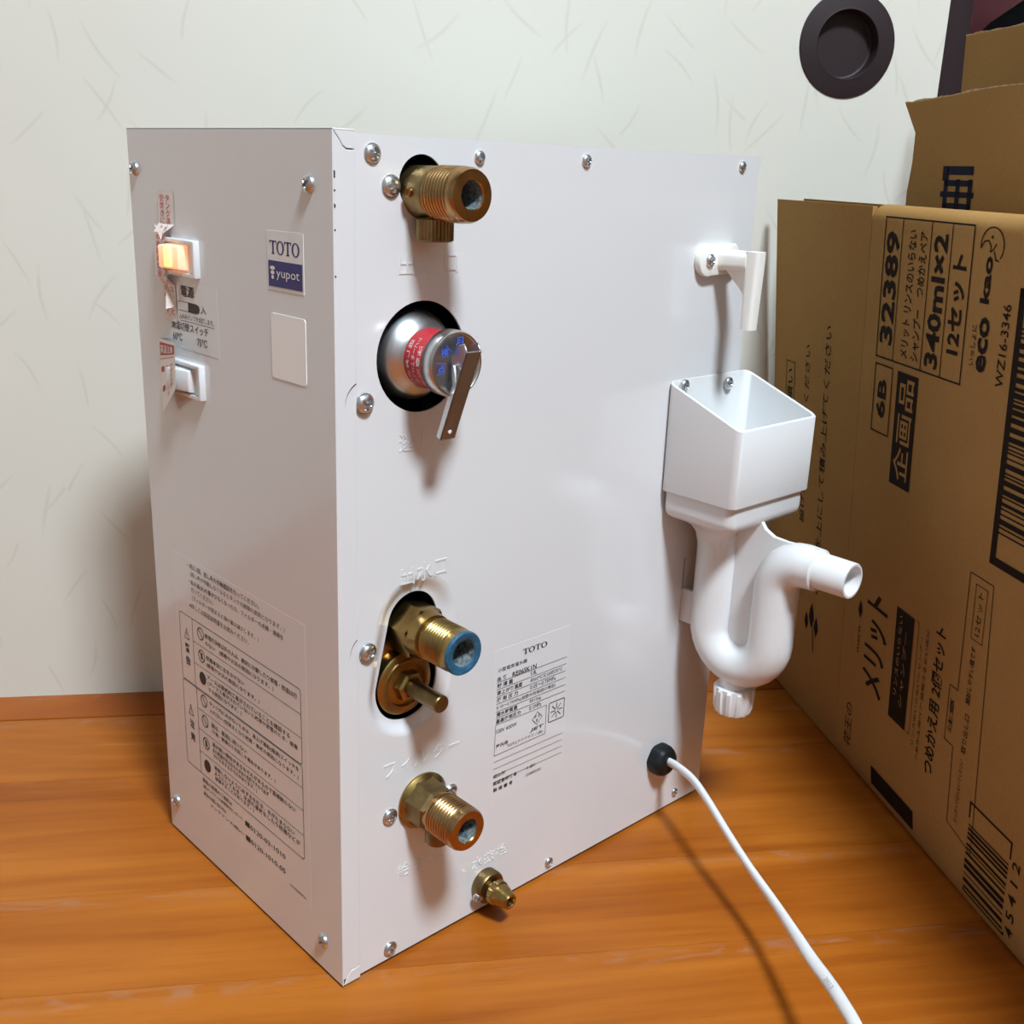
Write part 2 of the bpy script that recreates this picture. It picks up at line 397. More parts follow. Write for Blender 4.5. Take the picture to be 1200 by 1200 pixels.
# sliding door leaf
PULL = (.3571-DU0, .4785)
def door_leaf():
    cu = bpy.data.curves.new('s', 'CURVE'); cu.dimensions = '2D'; cu.fill_mode = 'BOTH'; cu.extrude = .009
    wd_ = DU1-.0175-DU0
    for lp in ([(0,0),(wd_,0),(wd_,1.80),(0,1.80)], [(PULL[0]+.0300*math.cos(2*math.pi*i/56), PULL[1]+.0300*math.sin(2*math.pi*i/56)) for i in range(56)]):
        q = cu.splines.new('POLY'); q.points.add(len(lp)-1); q.use_cyclic_u = True
        for i, (x_, y_) in enumerate(lp): q.points[i].co = (x_, y_, 0, 1)
    o = bpy.data.objects.new('s', cu); tmp.collection.objects.link(o); tmp.view_layers[0].update()
    me = bpy.data.meshes.new_from_object(o.evaluated_get(tmp.view_layers[0].depsgraph)); bpy.data.objects.remove(o)
    for v in me.vertices: v.co.z += .009
    me.materials.clear(); me.materials.append(M['washi']); d_ = bpy.data.objects.new('door_1', me); C.objects.link(d_)
    p = W(DU0, WALL, 0); ax = WX
    d_.matrix_basis = Matrix(((ax[0].x,ax[1].x,ax[2].x,p.x),(ax[0].y,ax[1].y,ax[2].y,p.y),(ax[0].z,ax[1].z,ax[2].z,p.z),(0,0,0,1)))
    return d_
door = struct(door_leaf(), 'off-white papered sliding door with fibre flecks and a dark round pull')
st = MB().box((DU1-.0175, WALL-.021, 0),(DU1, WALL+.0012, 1.80), W).bevel(.0008).done('door_stile', 'lacquer', door)
hc = W(.3571, WALL, .4785); R0 = .0352
MB().lathe([(.0,-.0080),(.0205,-.0080),(.0216,-.0074),(.0221,-.0060),(.0224,.0010),(.0229,.0016),(.0240,.0013),(.0340,.0013),(.0349,.0010),(R0,.0002),(R0,-.0005)], hc, N, 56).done('door_pull', 'lacquer', door, 25)
# a dark cutout is not needed: the pull's cup is set into the leaf

# ceiling lamp (out of frame; lights the room)
lamp = tag(empty('ceiling_lamp', (LAMP.x, LAMP.y, RH)), 'round white ceiling lamp with a glowing diffuser', 'lamp')
MB().lathe([(.0,.0),(.12,.0),(.12,-.03),(.235,-.035),(.24,-.05),(.22,-.06)], (LAMP.x, LAMP.y, RH), (0,0,1), 40).done('lamp_base', 'plastic', lamp)
MB().lathe([(.225,-.055),(.215,-.085),(.16,-.10),(.08,-.106),(.0,-.108)], (LAMP.x, LAMP.y, RH), (0,0,1), 40).done('lamp_diffuser', 'lampshade', lamp)

# ================================================================== WATER HEATER
HW, HD, HH = 0.1809, 0.2809, 0.400
Z0 = 0.0014
heater = tag(empty('water_heater', (HD/2, HW/2, 0)), 'white boxy electric water heater with brass pipe fittings and lit switch', 'water heater')
SL, SR = .0101, HD          # panel from x=SL
PT = .3986                  # panel top
def cpath(pts): return pts
# keyhole opening: two circles of different size joined by tangents
def keyhole(c1, r1, c2, r2_, n=40):
    # outline of the convex hull of two circles, sampled by direction around the hull centre
    pts = []
    for k in range(4*n):
        a = 2*math.pi*k/(4*n)
        d = (math.cos(a), math.sin(a))
        s1 = c1[0]*d[0]+c1[1]*d[1]+r1; s2 = c2[0]*d[0]+c2[1]*d[1]+r2_
        c, r = (c1, r1) if s1 > s2 else (c2, r2_)
        pts.append((c[0]+r*d[0], c[1]+r*d[1]))
    return pts
H_TOP = (.0445, .3800, .0119); H_VAL = (.0456, .3080, .0243)
KH_IN = keyhole((.0443, .1835), .0143, (.0410, .1512), .0183); KH_OUT = keyhole((.0443, .1835), .0235, (.0410, .1512), .0255)
H_INL = (.0485, .0870, .011); H_DRN = (.0925, .0175, .0075)
def flat_sheet(name, outline, holes, y, thick, m, parent):
    cu = bpy.data.curves.new('s', 'CURVE'); cu.dimensions = '2D'; cu.fill_mode = 'BOTH'; cu.extrude = thick/2
    for lp in [outline]+holes:
        sp = cu.splines.new('POLY'); sp.points.add(len(lp)-1); sp.use_cyclic_u = True
        for i, (a, b) in enumerate(lp): sp.points[i].co = (a, b, 0, 1)
    o = bpy.data.objects.new('s', cu); tmp.collection.objects.link(o); tmp.view_layers[0].update()
    e = o.evaluated_get(tmp.view_layers[0].depsgraph); me = bpy.data.meshes.new_from_object(e)
    bpy.data.objects.remove(o)
    for v in me.vertices: v.co = V((v.co.x, y-v.co.z, v.co.y))
    me.materials.clear(); me.name = name
    return link(name, me, m, parent, 30)
circ = lambda h, n=48: [(h[0]+h[2]*math.cos(2*math.pi*i/n), h[1]+h[2]*math.sin(2*math.pi*i/n)) for i in range(n)]
SLOT1 = [(.2444,.1300),(.2460,.1300),(.2460,.1715),(.2444,.1715)]
panel = flat_sheet('side_panel', [(SL-.002, Z0+.001),(SR, Z0+.001),(SR, PT),(SL-.002, PT)], [circ(H_TOP), circ(H_VAL), KH_OUT, circ(H_INL), circ(H_DRN), SLOT1], .0005, .001, 'paint', heater)
# pressed dish around the keyhole opening
mb = MB(); loops = []
for k in range(9):
    t = k/8; dy = .0032*(.5-.5*math.cos(math.pi*t))
    loops.append([(a[0]+(b[0]-a[0])*t, dy, a[1]+(b[1]-a[1])*t) for a, b in zip(KH_OUT, KH_IN)])
loops.append([(b[0], .0042, b[1]) for b in KH_IN])
dish = mb.loft(loops).done('pressed_dish', 'paint', panel, 60)
# rear body of the casing
mb = MB()
x0, x1, y1, zt = .0012, HD-.0004, HW-.0004, PT-.0004
mb.face([(x0,.001,zt),(x1,.001,zt),(x1,y1,zt),(x0,y1,zt)]); mb.face([(x0,.001,Z0+.001),(x0,y1,Z0+.001),(x1,y1,Z0+.001),(x1,.001,Z0+.001)])
mb.face([(x1,.001,Z0+.001),(x1,y1,Z0+.001),(x1,y1,zt),(x1,.001,zt)]); mb.face([(x0,y1,Z0+.001),(x1,y1,Z0+.001),(x1,y1,zt),(x0,y1,zt)])
casing = mb.done('casing', 'paint', heater, smooth=False)
MB().box((.004,.0300,Z0+.002),(HD-.004,HW-.004,PT-.003)).done('insulation', 'dark', heater)
MB().box((.004,.004,0),(HD-.004,HW-.004,Z0+.0012)).done('base_plate', 'dark', heater)
# front cover (narrow face) with its returned flange and corner tabs
fl = .0009
cov = MB()
cov.box((0,-fl,Z0),(.0008,HW,HH))                                        # face sheet
tabline = [(.0006,.3992),(.0030,.3965),(.0048,.3938),(.0066,.3926),(.0105,.3925)]
strip = [(.0006,Z0+.0035),(.0022,Z0+.0035),(.0050,Z0+.0070),(.0105,Z0+.0075)]+[(a, b-.00025) for a, b in tabline[::-1]]
cov.prism([V((a,-fl,b)) for a, b in strip], (0,fl*.95,0))
cov.box((0,-fl,HH-.0008),(.0105,HW,HH))
front_cover = cov.bevel(.0003,2).done('front_cover', 'paint', heater, 12)
MB().prism([V((a,-fl*.9,b)) for a, b in [(.0008,HH-.0004),(.0105,HH-.0004)]+[(a, b+.00025) for a, b in tabline[::-1]]], (0,fl*.8,0)).bevel(.0002,1).done('corner_tab', 'paint', front_cover)
MB().prism([V((a,-fl*.9,b)) for a, b in [(.0010,Z0),(.0105,Z0),(.0105,Z0+.0071),(.0052,Z0+.0066),(.0026,Z0+.0034)]], (0,fl*.8,0)).bevel(.0002,1).done('corner_tab', 'paint', front_cover)
MB().box((.0012,-.0001,Z0+.002),(.0098,.0003,PT-.0008)).done('flange_gap', 'dark', front_cover)
# flat dark arcs painting the shadow lines of notches beside the flange screws
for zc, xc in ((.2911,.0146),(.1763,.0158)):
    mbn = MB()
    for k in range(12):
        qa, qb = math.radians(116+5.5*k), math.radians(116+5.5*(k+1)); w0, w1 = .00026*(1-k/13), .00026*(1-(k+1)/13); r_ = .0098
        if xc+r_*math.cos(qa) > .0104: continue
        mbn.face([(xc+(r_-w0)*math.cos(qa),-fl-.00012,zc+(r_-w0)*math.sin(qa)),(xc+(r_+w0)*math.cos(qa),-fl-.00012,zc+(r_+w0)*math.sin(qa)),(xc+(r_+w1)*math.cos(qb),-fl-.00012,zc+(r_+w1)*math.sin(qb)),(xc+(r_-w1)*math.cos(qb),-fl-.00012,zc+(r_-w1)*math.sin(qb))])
    mbn.done('notch_shadow_line', 'dark', front_cover, smooth=False)
# paint chips along the front edge
chips = MB()
for z, s in ((.3835,.0011),(.3822,.0006),(.3770,.0005),(.3712,.0009),(.3620,.0004),(.3440,.0005)):
    chips.face([(.0005,-fl-.00008,z-s),(.0012,-fl-.00008,z-s*.6),(.0011,-fl-.00008,z+s*.7),(.0004,-fl-.00008,z+s)])
chips.done('paint_chip', 'dark', front_cover, smooth=False)

# ---- screws: one head, shared
def screw_mesh(r=.0043, h=.0026, flange=True):
    bm = bmesh.new(); NR, NS = 12, 40; rows = []
    for i in range(NR+1):
        t = i/NR; row = []
        for k in range(NS):
            a = 2*math.pi*k/NS; rr = r*t; x, y = rr*math.cos(a), rr*math.sin(a)
            z = h*math.sqrt(max(0, 1-(t*.93)**2))*1.0
            w = r*.17; L = r*.62
            if (abs(x) < w and abs(y) < L) or (abs(y) < w and abs(x) < L): z -= h*.55
            row.append(bm.verts.new((x, y, z)) if i else None)
        rows.append(row)
    c = bm.verts.new((0, 0, h*.35))
    for k in range(NS): bm.faces.new((c, rows[1][k], rows[1][(k+1) % NS]))
    for a, b in zip(rows[1:-1], rows[2:]):
        for k in range(NS): bm.faces.new((a[k], b[k], b[(k+1) % NS], a[(k+1) % NS]))
    prev = rows[-1]
    for rr, z in ((r*1.0, .0006), (r*1.12, .0006), (r*1.14, -.0004)) if flange else ((r, -.0004),):
        nw = [bm.verts.new((rr*math.cos(2*math.pi*k/NS), rr*math.sin(2*math.pi*k/NS), z)) for k in range(NS)]
        for k in range(NS): bm.faces.new((prev[k], nw[k], nw[(k+1) % NS], prev[(k+1) % NS]))
        prev = nw
    bmesh.ops.recalc_face_normals(bm, faces=bm.faces)
    me = bpy.data.meshes.new('screw'); bm.to_mesh(me); bm.free(); me.materials.append(M['zinc']); me.shade_smooth(); me.set_sharp_from_angle(angle=math.radians(50))
    return me
SCREW = screw_mesh(); SCREW_S = screw_mesh(.0036, .0026, False)
def screw(loc, nrm, parent, me=None, s=1.0):
    o = bpy.data.objects.new('screw', me or SCREW); C.objects.link(o)
    n = V(nrm); q = n.to_track_quat('Z', 'Y').to_matrix().to_4x4()
    o.matrix_basis = Matrix.Translation(loc) @ q @ Matrix.Rotation(random.uniform(0, 1.5), 4, 'Z') @ Matrix.Scale(s, 4)
    adopt(o, parent); return o
for x, z, s in ((.0193,.3913,.98),(.0285,.3790,1.12),(.0757,.3917,.92),(.1423,.3923,.95),(.2650,.3930,.90),(.0146,.2911,1.08),(.0158,.1763,1.05),(.0288,.0850,1.05),(.0672,.0840,1.0),(.0292,.0079,.98),(.1420,.0082,.95),(.2552,.0095,.85)):
    screw((x, 0 if x > .017 else -fl, z), (0,-1,0), heater, SCREW if s > .97 else SCREW_S, s*.86)
for y, z in ((.1735,.3808),(.0155,.3788),(.1712,.0221),(.0153,.0186)):
    screw((0, y, z), (-1,0,0), front_cover, SCREW_S, 1.02)

# ---- embossed characters on the panel (raised paint)
PN = lambda off: (lambda u, v: V((u, -off, v)))
def emboss(items, off=.00028):
    vs_, fs = [], []
    p = Print(lambda u, v: V((u, -off, v)))
    for t, x0, z0, x1, z1 in items: p.text(t, x0, z0, x1, z1, .0)
    bm = bmesh.new(); bv = [bm.verts.new(q) for q in p.v]
    for f in p.f:
        try: bm.faces.new([bv[i] for i in f])
        except ValueError: pass
    bmesh.ops.remove_doubles(bm, verts=bm.verts, dist=1e-7)
    r = bmesh.ops.extrude_face_region(bm, geom=bm.faces[:])
    for g in r['geom']:
        if isinstance(g, bmesh.types.BMVert): g.co.y += off
    bmesh.ops.recalc_face_normals(bm, faces=bm.faces)
    me = bpy.data.meshes.new('embossed_text'); bm.to_mesh(me); bm.free()
    return link('embossed_text', me, 'paint', panel, smooth=False)
emboss([('出',.0330,.3432,.0410,.3517),('湯',.0445,.3432,.0530,.3517),('口',.0570,.3437,.0645,.3512)])
emboss([('逃',.0335,.2668,.0420,.2755),('し',.0460,.2672,.0530,.2752),('弁',.0570,.2668,.0655,.2752)])
emboss([('出',.0342,.2035,.0425,.2125),('水',.0440,.2035,.0530,.2125),('口',.0545,.2040,.0620,.2118)])
emboss([('フ',.0255,.1068,.0325,.1140),('ィ',.0360,.1075,.0410,.1130),('ル',.0440,.1068,.0520,.1142),('タ',.0555,.1068,.0625,.1145),('ー',.0655,.1098,.0722,.1110)])
emboss([('給',.0335,.0470,.0415,.0550),('水',.0450,.0470,.0535,.0550),('口',.0575,.0474,.0650,.0545)])
emboss([('水',.0835,.0290,.0905,.0360),('抜',.0920,.0292,.0995,.0362),('栓',.1010,.0294,.1085,.0364)])

# ---- brass fittings (axis -y, h measured outwards)
AX = (0,-1,0)
def threads(r0, h0, h1, pitch=.0018, d=.0007, lead=.0):
    pr = []; h = h0
    while h < h1-pitch*.5:
        k = (h-h0)/(h1-h0); r = r0-lead*k
        pr += [(r-d, h), (r-d*.2, h+pitch*.32), (r, h+pitch*.5), (r-d*.2, h+pitch*.68)]; h += pitch
    return pr
def mouth(r, h, rb, depth=.016):
    return [(r, h-.0012), (r-.0010, h), (rb+.0004, h), (rb, h-.0006), (rb, h-depth)]
# hot outlet, top
a = (.0450, 0, .3768)
f1 = MB().lathe([(.0108,-.022),(.0108,.0095),(.0104,.0112),(.0098,.0120)], a, AX, 40).done('hot_outlet_fitting', 'darkbrass', heater)
MB().lathe([(.0098,.0115)]+threads(.0112,.0120,.0275,.0019)+[(.0107,.0280),(.0109,.0300),(.0101,.0318),(.0060,.0320),(.0055,.0312)], a, AX, 48).done('thread', 'bronze', f1, 50)
MB().lathe([(.0056,.0314),(.0054,.010),(.0,.009)], a, AX, 32).done('bore', 'scale', f1)
kb = (.0450,-.0085,.3575)
mb = MB(); NK = 44
def knurl(r, n): return [(r*(1+(.035 if i % 2 else -.035)), i) for i in range(n)]
def knob_loops(mb, org, r, h0, h1, ax=V((0,0,1)), n=60, d=.03):
    e1 = V((1,0,0)) if abs(ax.z) > .5 else V((0,0,1)); e2 = ax.cross(e1); loops = []
    for rr, h, k in ((r*.90, h0, 0), (r, h0+.0006, 1), (r, h1-.0006, 1), (r*.90, h1, 0)):
        loops.append([V(org)+ax*h+(e1*math.cos(2*math.pi*i/n)+e2*math.sin(2*math.pi*i/n))*rr*(1+d*k*(1 if i % 2 else -1)) for i in range(n)])
    mb.loft(loops, True, True, True)
knob_loops(mb, kb, .0076, 0, .0095)
kn = mb.done('air_valve_knob', 'darkbrass', f1, 20)
MB().lathe([(.0050,.0090),(.0050,.0150)], kb, (0,0,1), 24).done('knob_neck', 'darkbrass', f1)
MB().lathe([(.0021,.0085),(.0021,.0118),(.0016,.0122),(.0,.0122)], (.0450,-.0050,.3770), (-1,0,0), 16).done('set_screw', 'bronze', f1)

# pressure relief valve
b = (.0455, 0, .3083)
vlv = MB().lathe([(.0200,-.020),(.0200,-.0075),(.0194,-.0040),(.0178,-.0010),(.0160,.0010),(.0142,.0022),(.0133,.0032),(.0128,.0040)], b, AX, 56).done('relief_valve', 'iron', heater, 60)
MB().lathe([(.0126,.0030),(.0129,.0036),(.0129,.0176),(.0126,.0178)], b, AX, 48).done('red_band', 'red', vlv)
MB().lathe([(.0126,.0166),(.0138,.0168),(.0142,.0174),(.0142,.0220),(.0140,.0232),(.0135,.0240),(.0128,.0241),(.0122,.0236),(.0,.0236)], b, AX, 56).done('valve_cap', 'steel', vlv, 40)
pb = Print(lambda u, v: V((b[0]+u, -.0239, b[2]+v)))
for t, ua, va in (('点',-.0105,-.0035),('検',-.0088,.0035),('月',-.0010,.0075)): pb.text(t, ua, va, ua+.0042, va+.0040, .01)
pb.line([(-.0112,.0014),(-.0062,.0009)], .0003).line([(-.0062,.0088),(-.0035,.0055)], .0003); pb.done('blue_marks', 'blue_ink', vlv)
def bandmap(rad):
    return lambda u, v: V((b[0]-rad*math.cos(u), -.0040-v, b[2]+rad*math.sin(u)))
pr = Print(lambda u, v: V((b[0]-.01296*math.cos(v), -.0040-u, b[2]+.01296*math.sin(v))))
for t, u0, v0, v1 in (('逃し弁点検',.0012,-.95,.75),('レバーを上げて確認',.0048,-1.0,.85),('注意高温',.0084,-.9,.6)):
    gl = glyphs(t)
    # text runs round the band
    vs_, fs, xa, xb, ya, yb = gl; i0 = len(pr.v)
    for x, y in vs_:
        aa = v1-(v1-v0)*(x-xa)/(xb-xa); pr.v.append(pr.fr(u0+.0024*(1-(y-ya)/(yb-ya)), aa))
    pr.f += [tuple(k+i0 for k in f) for f in fs]
pr.done('band_text', 'label', vlv)
# lever: folded channel hanging from the cap
lx0, lx1 = .0418, .0498
P1, P2 = V((0,-.0345,.3150)), V((0,-.0182,.2748)); dl = (P2-P1).normalized(); pn = V((0, dl.z, -dl.y))   # pn points to the panel side
if pn.y < 0: pn = -pn
mb = MB(); t_ = .0007
def quad_plate(mb, pts, off): mb.prism([V(p) for p in pts], off)
quad_plate(mb, [V((lx0,P1.y,P1.z)),V((lx1,P1.y,P1.z)),V((lx1,P2.y,P2.z)),V((lx0,P2.y,P2.z))], pn*t_)
for xs in (lx0, lx1-t_):
    prof = [(P1.y,P1.z),(P1.y+.0022,P1.z+.0035),(P1.y+.0060,P1.z+.0022),(P1.y+.0098,P1.z-.0030),(P1.y+.0100,P1.z-.0100),(P1.y+.0090,P1.z-.0150)]
    q2 = P1+dl*.022+pn*.0034; q3 = P2+pn*.0032
    prof += [(q2.y,q2.z),(q3.y,q3.z),(P2.y,P2.z)]
    quad_plate(mb, [V((xs,y_,z_)) for y_, z_ in prof], (t_,0,0))
lev = mb.bevel(.00015,1).done('lever', 'steel', vlv)
rv = P2-dl*.0042
MB().lathe([(.0010,-.0002),(.0010,.00025),(.0007,.0004),(.0,.0004)], V((.0456,rv.y,rv.z)), -pn, 16).done('rivet', 'label', lev)
MB().tube([(lx0-.0012,-.0275,.3085),(lx1+.0012,-.0275,.3085)], .0013, 14).done('hinge_pin', 'zinc', lev)
MB().tube([(lx0-.0010,-.0275,.3085),(lx0-.0018,-.0290,.3060),(lx0-.0022,-.0300,.3020)], .0009, 10).done('split_pin', 'zinc', lev)

# cold outlet (middle) with hexagon and blue end ring
c = (.0445, 0, .1795)
f2 = MB().lathe([(.0136,-.020),(.0136,.0050),(.0128,.0066)], c, AX, 6, ph=math.radians(14)).done('water_outlet_fitting', 'brass', heater, 25)
MB().lathe([(.0120,.0050),(.0118,.0075),(.0110,.0120),(.0096,.0125),(.0096,.0140)]+threads(.0106,.0140,.0300,.0017,.0006)+[(.0103,.0305),(.0104,.0330)], c, AX, 48).done('thread', 'brass', f2, 50)
MB().lathe([(.0104,.0328),(.0104,.0338),(.0099,.0345),(.0068,.0345),(.0062,.0338)], c, AX, 48).done('blue_end_ring', 'gasket', f2, 50)
MB().lathe([(.0063,.0340),(.0060,.012),(.0,.011)], c, AX, 32).done('bore', 'scale', f2)
# filter plug below it
d = (.0408, 0, .1512)
f3 = MB().lathe([(.0,-.0035),(.0148,-.0035),(.0160,-.0045),(.0164,-.0070),(.0164,-.020)][::-1], d, AX, 48).done('filter_plug', 'brass', heater, 40)
MB().lathe([(.0130,-.0036),(.0126,-.0026),(.0112,-.0026),(.0108,-.0036)], d, AX, 48).done('raised_rim', 'brass', f3)
MB().lathe([(.0080,-.0036),(.0074,.0006),(.0062,.0018),(.0050,.0020)], d, AX, 6, ph=.4).done('plug_hub', 'brass', f3, 25)
MB().lathe([(.0043,-.002),(.0043,.0232),(.0038,.0238),(.0,.0238)], d, AX, 28).done('plug_stem', 'darkbrass', f3)
MB().box((.0300,.010,.158),(.0600,.024,.172)).bevel(.003).done('inner_pipe_block', 'bronze', heater)

# cold inlet, bottom
e = (.0485, 0, .0868)
f4 = MB().lathe([(.0128,-.002),(.0146,.0),(.0148,.0012),(.0140,.0020),(.0125,.0032)], e, AX, 48).done('water_inlet_fitting', 'brass', heater, 40)
MB().lathe([(.0135,.0026),(.0126,.0045),(.0124,.0130),(.0112,.0150)], e, AX, 8, ph=math.radians(22.5)).done('hexagon_body', 'darkbrass', f4, 25)
MB().lathe([(.0108,.0140),(.0108,.0165),(.0100,.0170)]+threads(.0109,.0170,.0315,.0019)+[(.0105,.0320),(.0107,.0340),(.0100,.0355),(.0063,.0357),(.0059,.0350)], e, AX, 48).done('thread', 'bronze', f4, 50)
MB().lathe([(.0060,.0352),(.0058,.012),(.0,.011)], e, AX, 32).done('bore', 'scale', f4)
MB().lathe([(.0,.0),(.0052,.0),(.0060,.0008),(.0060,.0080),(.0052,.012)], (.0485,-.0125,.0690), (0,0,1), 28).done('check_plug', 'darkbrass', f4)

# drain nozzle
g = (.0925, 0, .0172)
f5 = MB().lathe([(.0085,-.004),(.0092,.0),(.0092,.0052),(.0084,.0064),(.0055,.0066)], g, AX, 40).done('drain_fitting', 'darkbrass', heater, 40)
MB().lathe([(.0050,.0060),(.0050,.0092)], g, AX, 28).done('drain_neck', 'darkbrass', f5)
mb = MB(); knob_loops(mb, g, .0068, .0088, .0128, V(AX), 48, .025); mb.done('drain_knurl', 'brass', f5, 20)
MB().lathe([(.0062,.0124),(.0060,.0150),(.0053,.0172),(.0046,.0190),(.0044,.0206),(.0040,.0213),(.0029,.0214),(.0026,.0208),(.0024,.012)], g, AX, 32).done('drain_tip', 'brass', f5, 40)
screw((.0842,-.0044,.0145), (-.60,-.78,-.1), f5, SCREW_S, .75)

# ---- white water spout near the top right corner
o1 = [(a_, b_) for a_, b_ in arc(.2383,.3442,.0086,75,285,18)]+[(.2600,.3366),(.2635,.3380),(.2645,.3440),(.2640,.3500),(.2612,.3526)]
sp = MB().prism([V((a_,0,b_)) for a_, b_ in o1], (0,-.0042,0)).bevel(.0008,2,50).done('spout', 'nylon', heater)
mb = MB(); ll = []
for y_, w_, h_ in ((-.0030,.0066,.0064),(-.0060,.0056,.0055),(-.0215,.0048,.0052)):
    ll.append([V((.2510+q[0], y_, .3446+q[1])) for q in rrect(-w_,-h_,w_,h_,.0036)])
mb.loft(ll, True, False, True).done('spout_arm', 'nylon', sp, 45)
mb = MB(); ll = []
for z_, w_, y0_, y1_ in ((.3500,.0043,-.0288,-.0200),(.3440,.0043,-.0288,-.0200),(.3088,.0040,-.0278,-.0208)):
    ll.append([V((.2510+q[0], q[1], z_)) for q in rrect(-w_,y0_,w_,y1_,.0022)])
mb.loft(ll, True, True, True).done('spout_leg', 'nylon', sp, 45)
MB().prism([V((.2497,-.0060,.3400)),V((.2497,-.0208,.3400)),V((.2497,-.0208,.3260))], (.0026,0,0)).done('spout_rib', 'nylon', sp)
screw((.2383,-.0042,.3443), (0,-1,0), sp, SCREW_S, .95)

# ---- drain hopper and trap
hx0, hx1, hy = .2160, .2893, -.0505
def rim_z(y): return .2802+(y/hy)*(.2612-.2802)
def hop_loop(ins, zf, r=.0042): return [V((p[0], p[1], zf(p[1]) if callable(zf) else zf)) for p in rrect(hx0+ins, hy+ins, hx1-ins, -.0002-ins*.3, r)]
t_ = .0017
hop = MB().loft([hop_loop(.0016,.2190), hop_loop(.0002,.2186), hop_loop(0,.2194), hop_loop(0,lambda y: rim_z(y)-.0005), hop_loop(.0005,rim_z), hop_loop(.0012,rim_z), hop_loop(t_,lambda y: rim_z(y)-.0006), hop_loop(t_+.0006,.2210), hop_loop(.010,.2080), hop_loop(.022,.2060)]).done('drain_hopper', 'plastic', heater, 40)
# lower tray narrowing to the pipe
px_, py_, pr_ = .2500, -.0200, .0126
def tray(ins, z, r=.0045): return [V((p[0], p[1], z)) for p in rrect(hx0+ins, hy+ins, hx1-ins, -.0004-ins*.25, r)]
base = tray(.0022,.205)
def blend(t, z):
    out = []
    src = tray(.006,.2,.006)
    for p in src:
        an = math.atan2(p.y-py_, p.x-px_); c_ = V((px_+pr_*math.cos(an), py_+pr_*math.sin(an), 0))
        out.append(V((p.x+(c_.x-p.x)*t, p.y+(c_.y-p.y)*t, z)))
    return out
MB().loft([tray(.0022,.2206), tray(.0022,.2090), tray(.0026,.2062), tray(.0040,.2040), blend(0,.2028), blend(.35,.2008), blend(.66,.1976), blend(.86,.1930), blend(.97,.1860), blend(1,.1800)]).done('hopper_tray', 'plastic', hop, 50)
# the U bend in the plane x = px_
yl, yr, zb, rb_ = -.0200, -.0610, .1370, .0205
path = [(px_, yl, z_) for z_ in (.198,.185,.170,.155,.145)]
path += [(px_, (yl+yr)/2+rb_*math.cos(math.radians(a_)), zb-rb_*math.sin(math.radians(a_))) for a_ in range(0,181,12)]
path += [(px_, yr, z_) for z_ in (.145,.155,.165,.1715)]
path += [(px_, yr-.0165+.0165*math.cos(math.radians(a_)), .1715+.0165*math.sin(math.radians(a_))) for a_ in range(15,91,15)]
path += [(px_, -.0810, .1880),(px_, -.0836, .1880)]
trap = MB().tube(path, lambda s: .0126 if s < .86 else .0126-.0009*(s-.86)/.14, 28, True, (1,0,0)).done('trap_bend', 'plastic', hop, 45)
MB().lathe([(.0117,.0),(.0117,.0030),(.0104,.0034),(.0100,.0040),(.0098,.0225),(.0094,.0232),(.0082,.0232),(.0079,.0226),(.0078,.004),(.0,.003)], (px_,-.0826,.1880), AX, 40).done('trap_outlet', 'plastic', trap, 40)
web = [(-.0200,.2060),(-.0470,.2060),(-.0500,.2020),(-.0560,.1990),(-.0650,.1985),(-.0850,.2000),(-.0850,.1900),(-.0620,.1800),(-.0610,.1370),(-.0410,.1250),(-.0200,.1370)]
MB().prism([V((px_-.0015,a_,b_)) for a_, b_ in web], (.0030,0,0)).done('trap_web', 'plastic', trap)
MB().lathe([(.0098,.0155),(.0088,.0120),(.0088,.0)], (px_,-.0405,.0985), (0,0,1), 32).done('trap_neck', 'plastic', trap)
mb = MB(); n_ = 96; ll = []
for rr, z_, k in ((.0085,.0860,0),(.0100,.0864,.6),(.0112,.0900,1),(.0118,.1010,1),(.0114,.1024,0),(.0088,.1028,0)):
    ll.append([V((px_+rr*(1+.045*k*(1 if (i//4) % 2 else -1))*math.cos(2*math.pi*i/n_), -.0405+rr*(1+.045*k*(1 if (i//4) % 2 else -1))*math.sin(2*math.pi*i/n_), z_)) for i in range(n_)])
mb.loft(ll, True, True, True).done('clean_out_cap', 'plastic', trap, 25)
MB().box((.2446,-.0115,.1318),(.2478,.004,.1525)).bevel(.0005).done('trap_bracket', 'plastic', trap)
screw((.2285,-.0016,.2768), (0,-1,0), hop, SCREW_S, .95); screw((.2690,-.0016,.2740), (0,-1,0), hop, SCREW_S, 1.0)

# ---- mains cord
gl_ = (.2345, 0, .0422)
cg = MB()
ll = []
for h, w_ in ((-.001,.0094),(.0020,.0098),(.0058,.0096),(.0085,.0086),(.0096,.0070),(.0098,.0050)):
    ll.append([V((gl_[0]+w_*(1+.035*math.cos(6*t_a))*math.cos(t_a), -h, gl_[2]+w_*(1+.035*math.cos(6*t_a))*math.sin(t_a))) for t_a in (2*math.pi*i/36 for i in range(36))])
cg.loft(ll, True, True, True).done('cord_grip', 'rubber', heater, 40)
ctrl = [V(q) for q in ((.2345,-.004,.0425),(.2335,-.0150,.0438),(.2270,-.0340,.0450),(.2165,-.0540,.0435),(.2060,-.0740,.0400),(.1950,-.0970,.0355),(.1810,-.1240,.0335),(.1680,-.1440,.0345),(.1550,-.1620,.0370),(.1440,-.1770,.0405),(.1330,-.1905,.0440),(.1180,-.2080,.0470),(.0950,-.2330,.0440),(.0650,-.2650,.0280),(.0350,-.2980,.0110),(.0000,-.3400,.0038),(-.0500,-.4000,.0036),(-.12,-.47,.0036))]
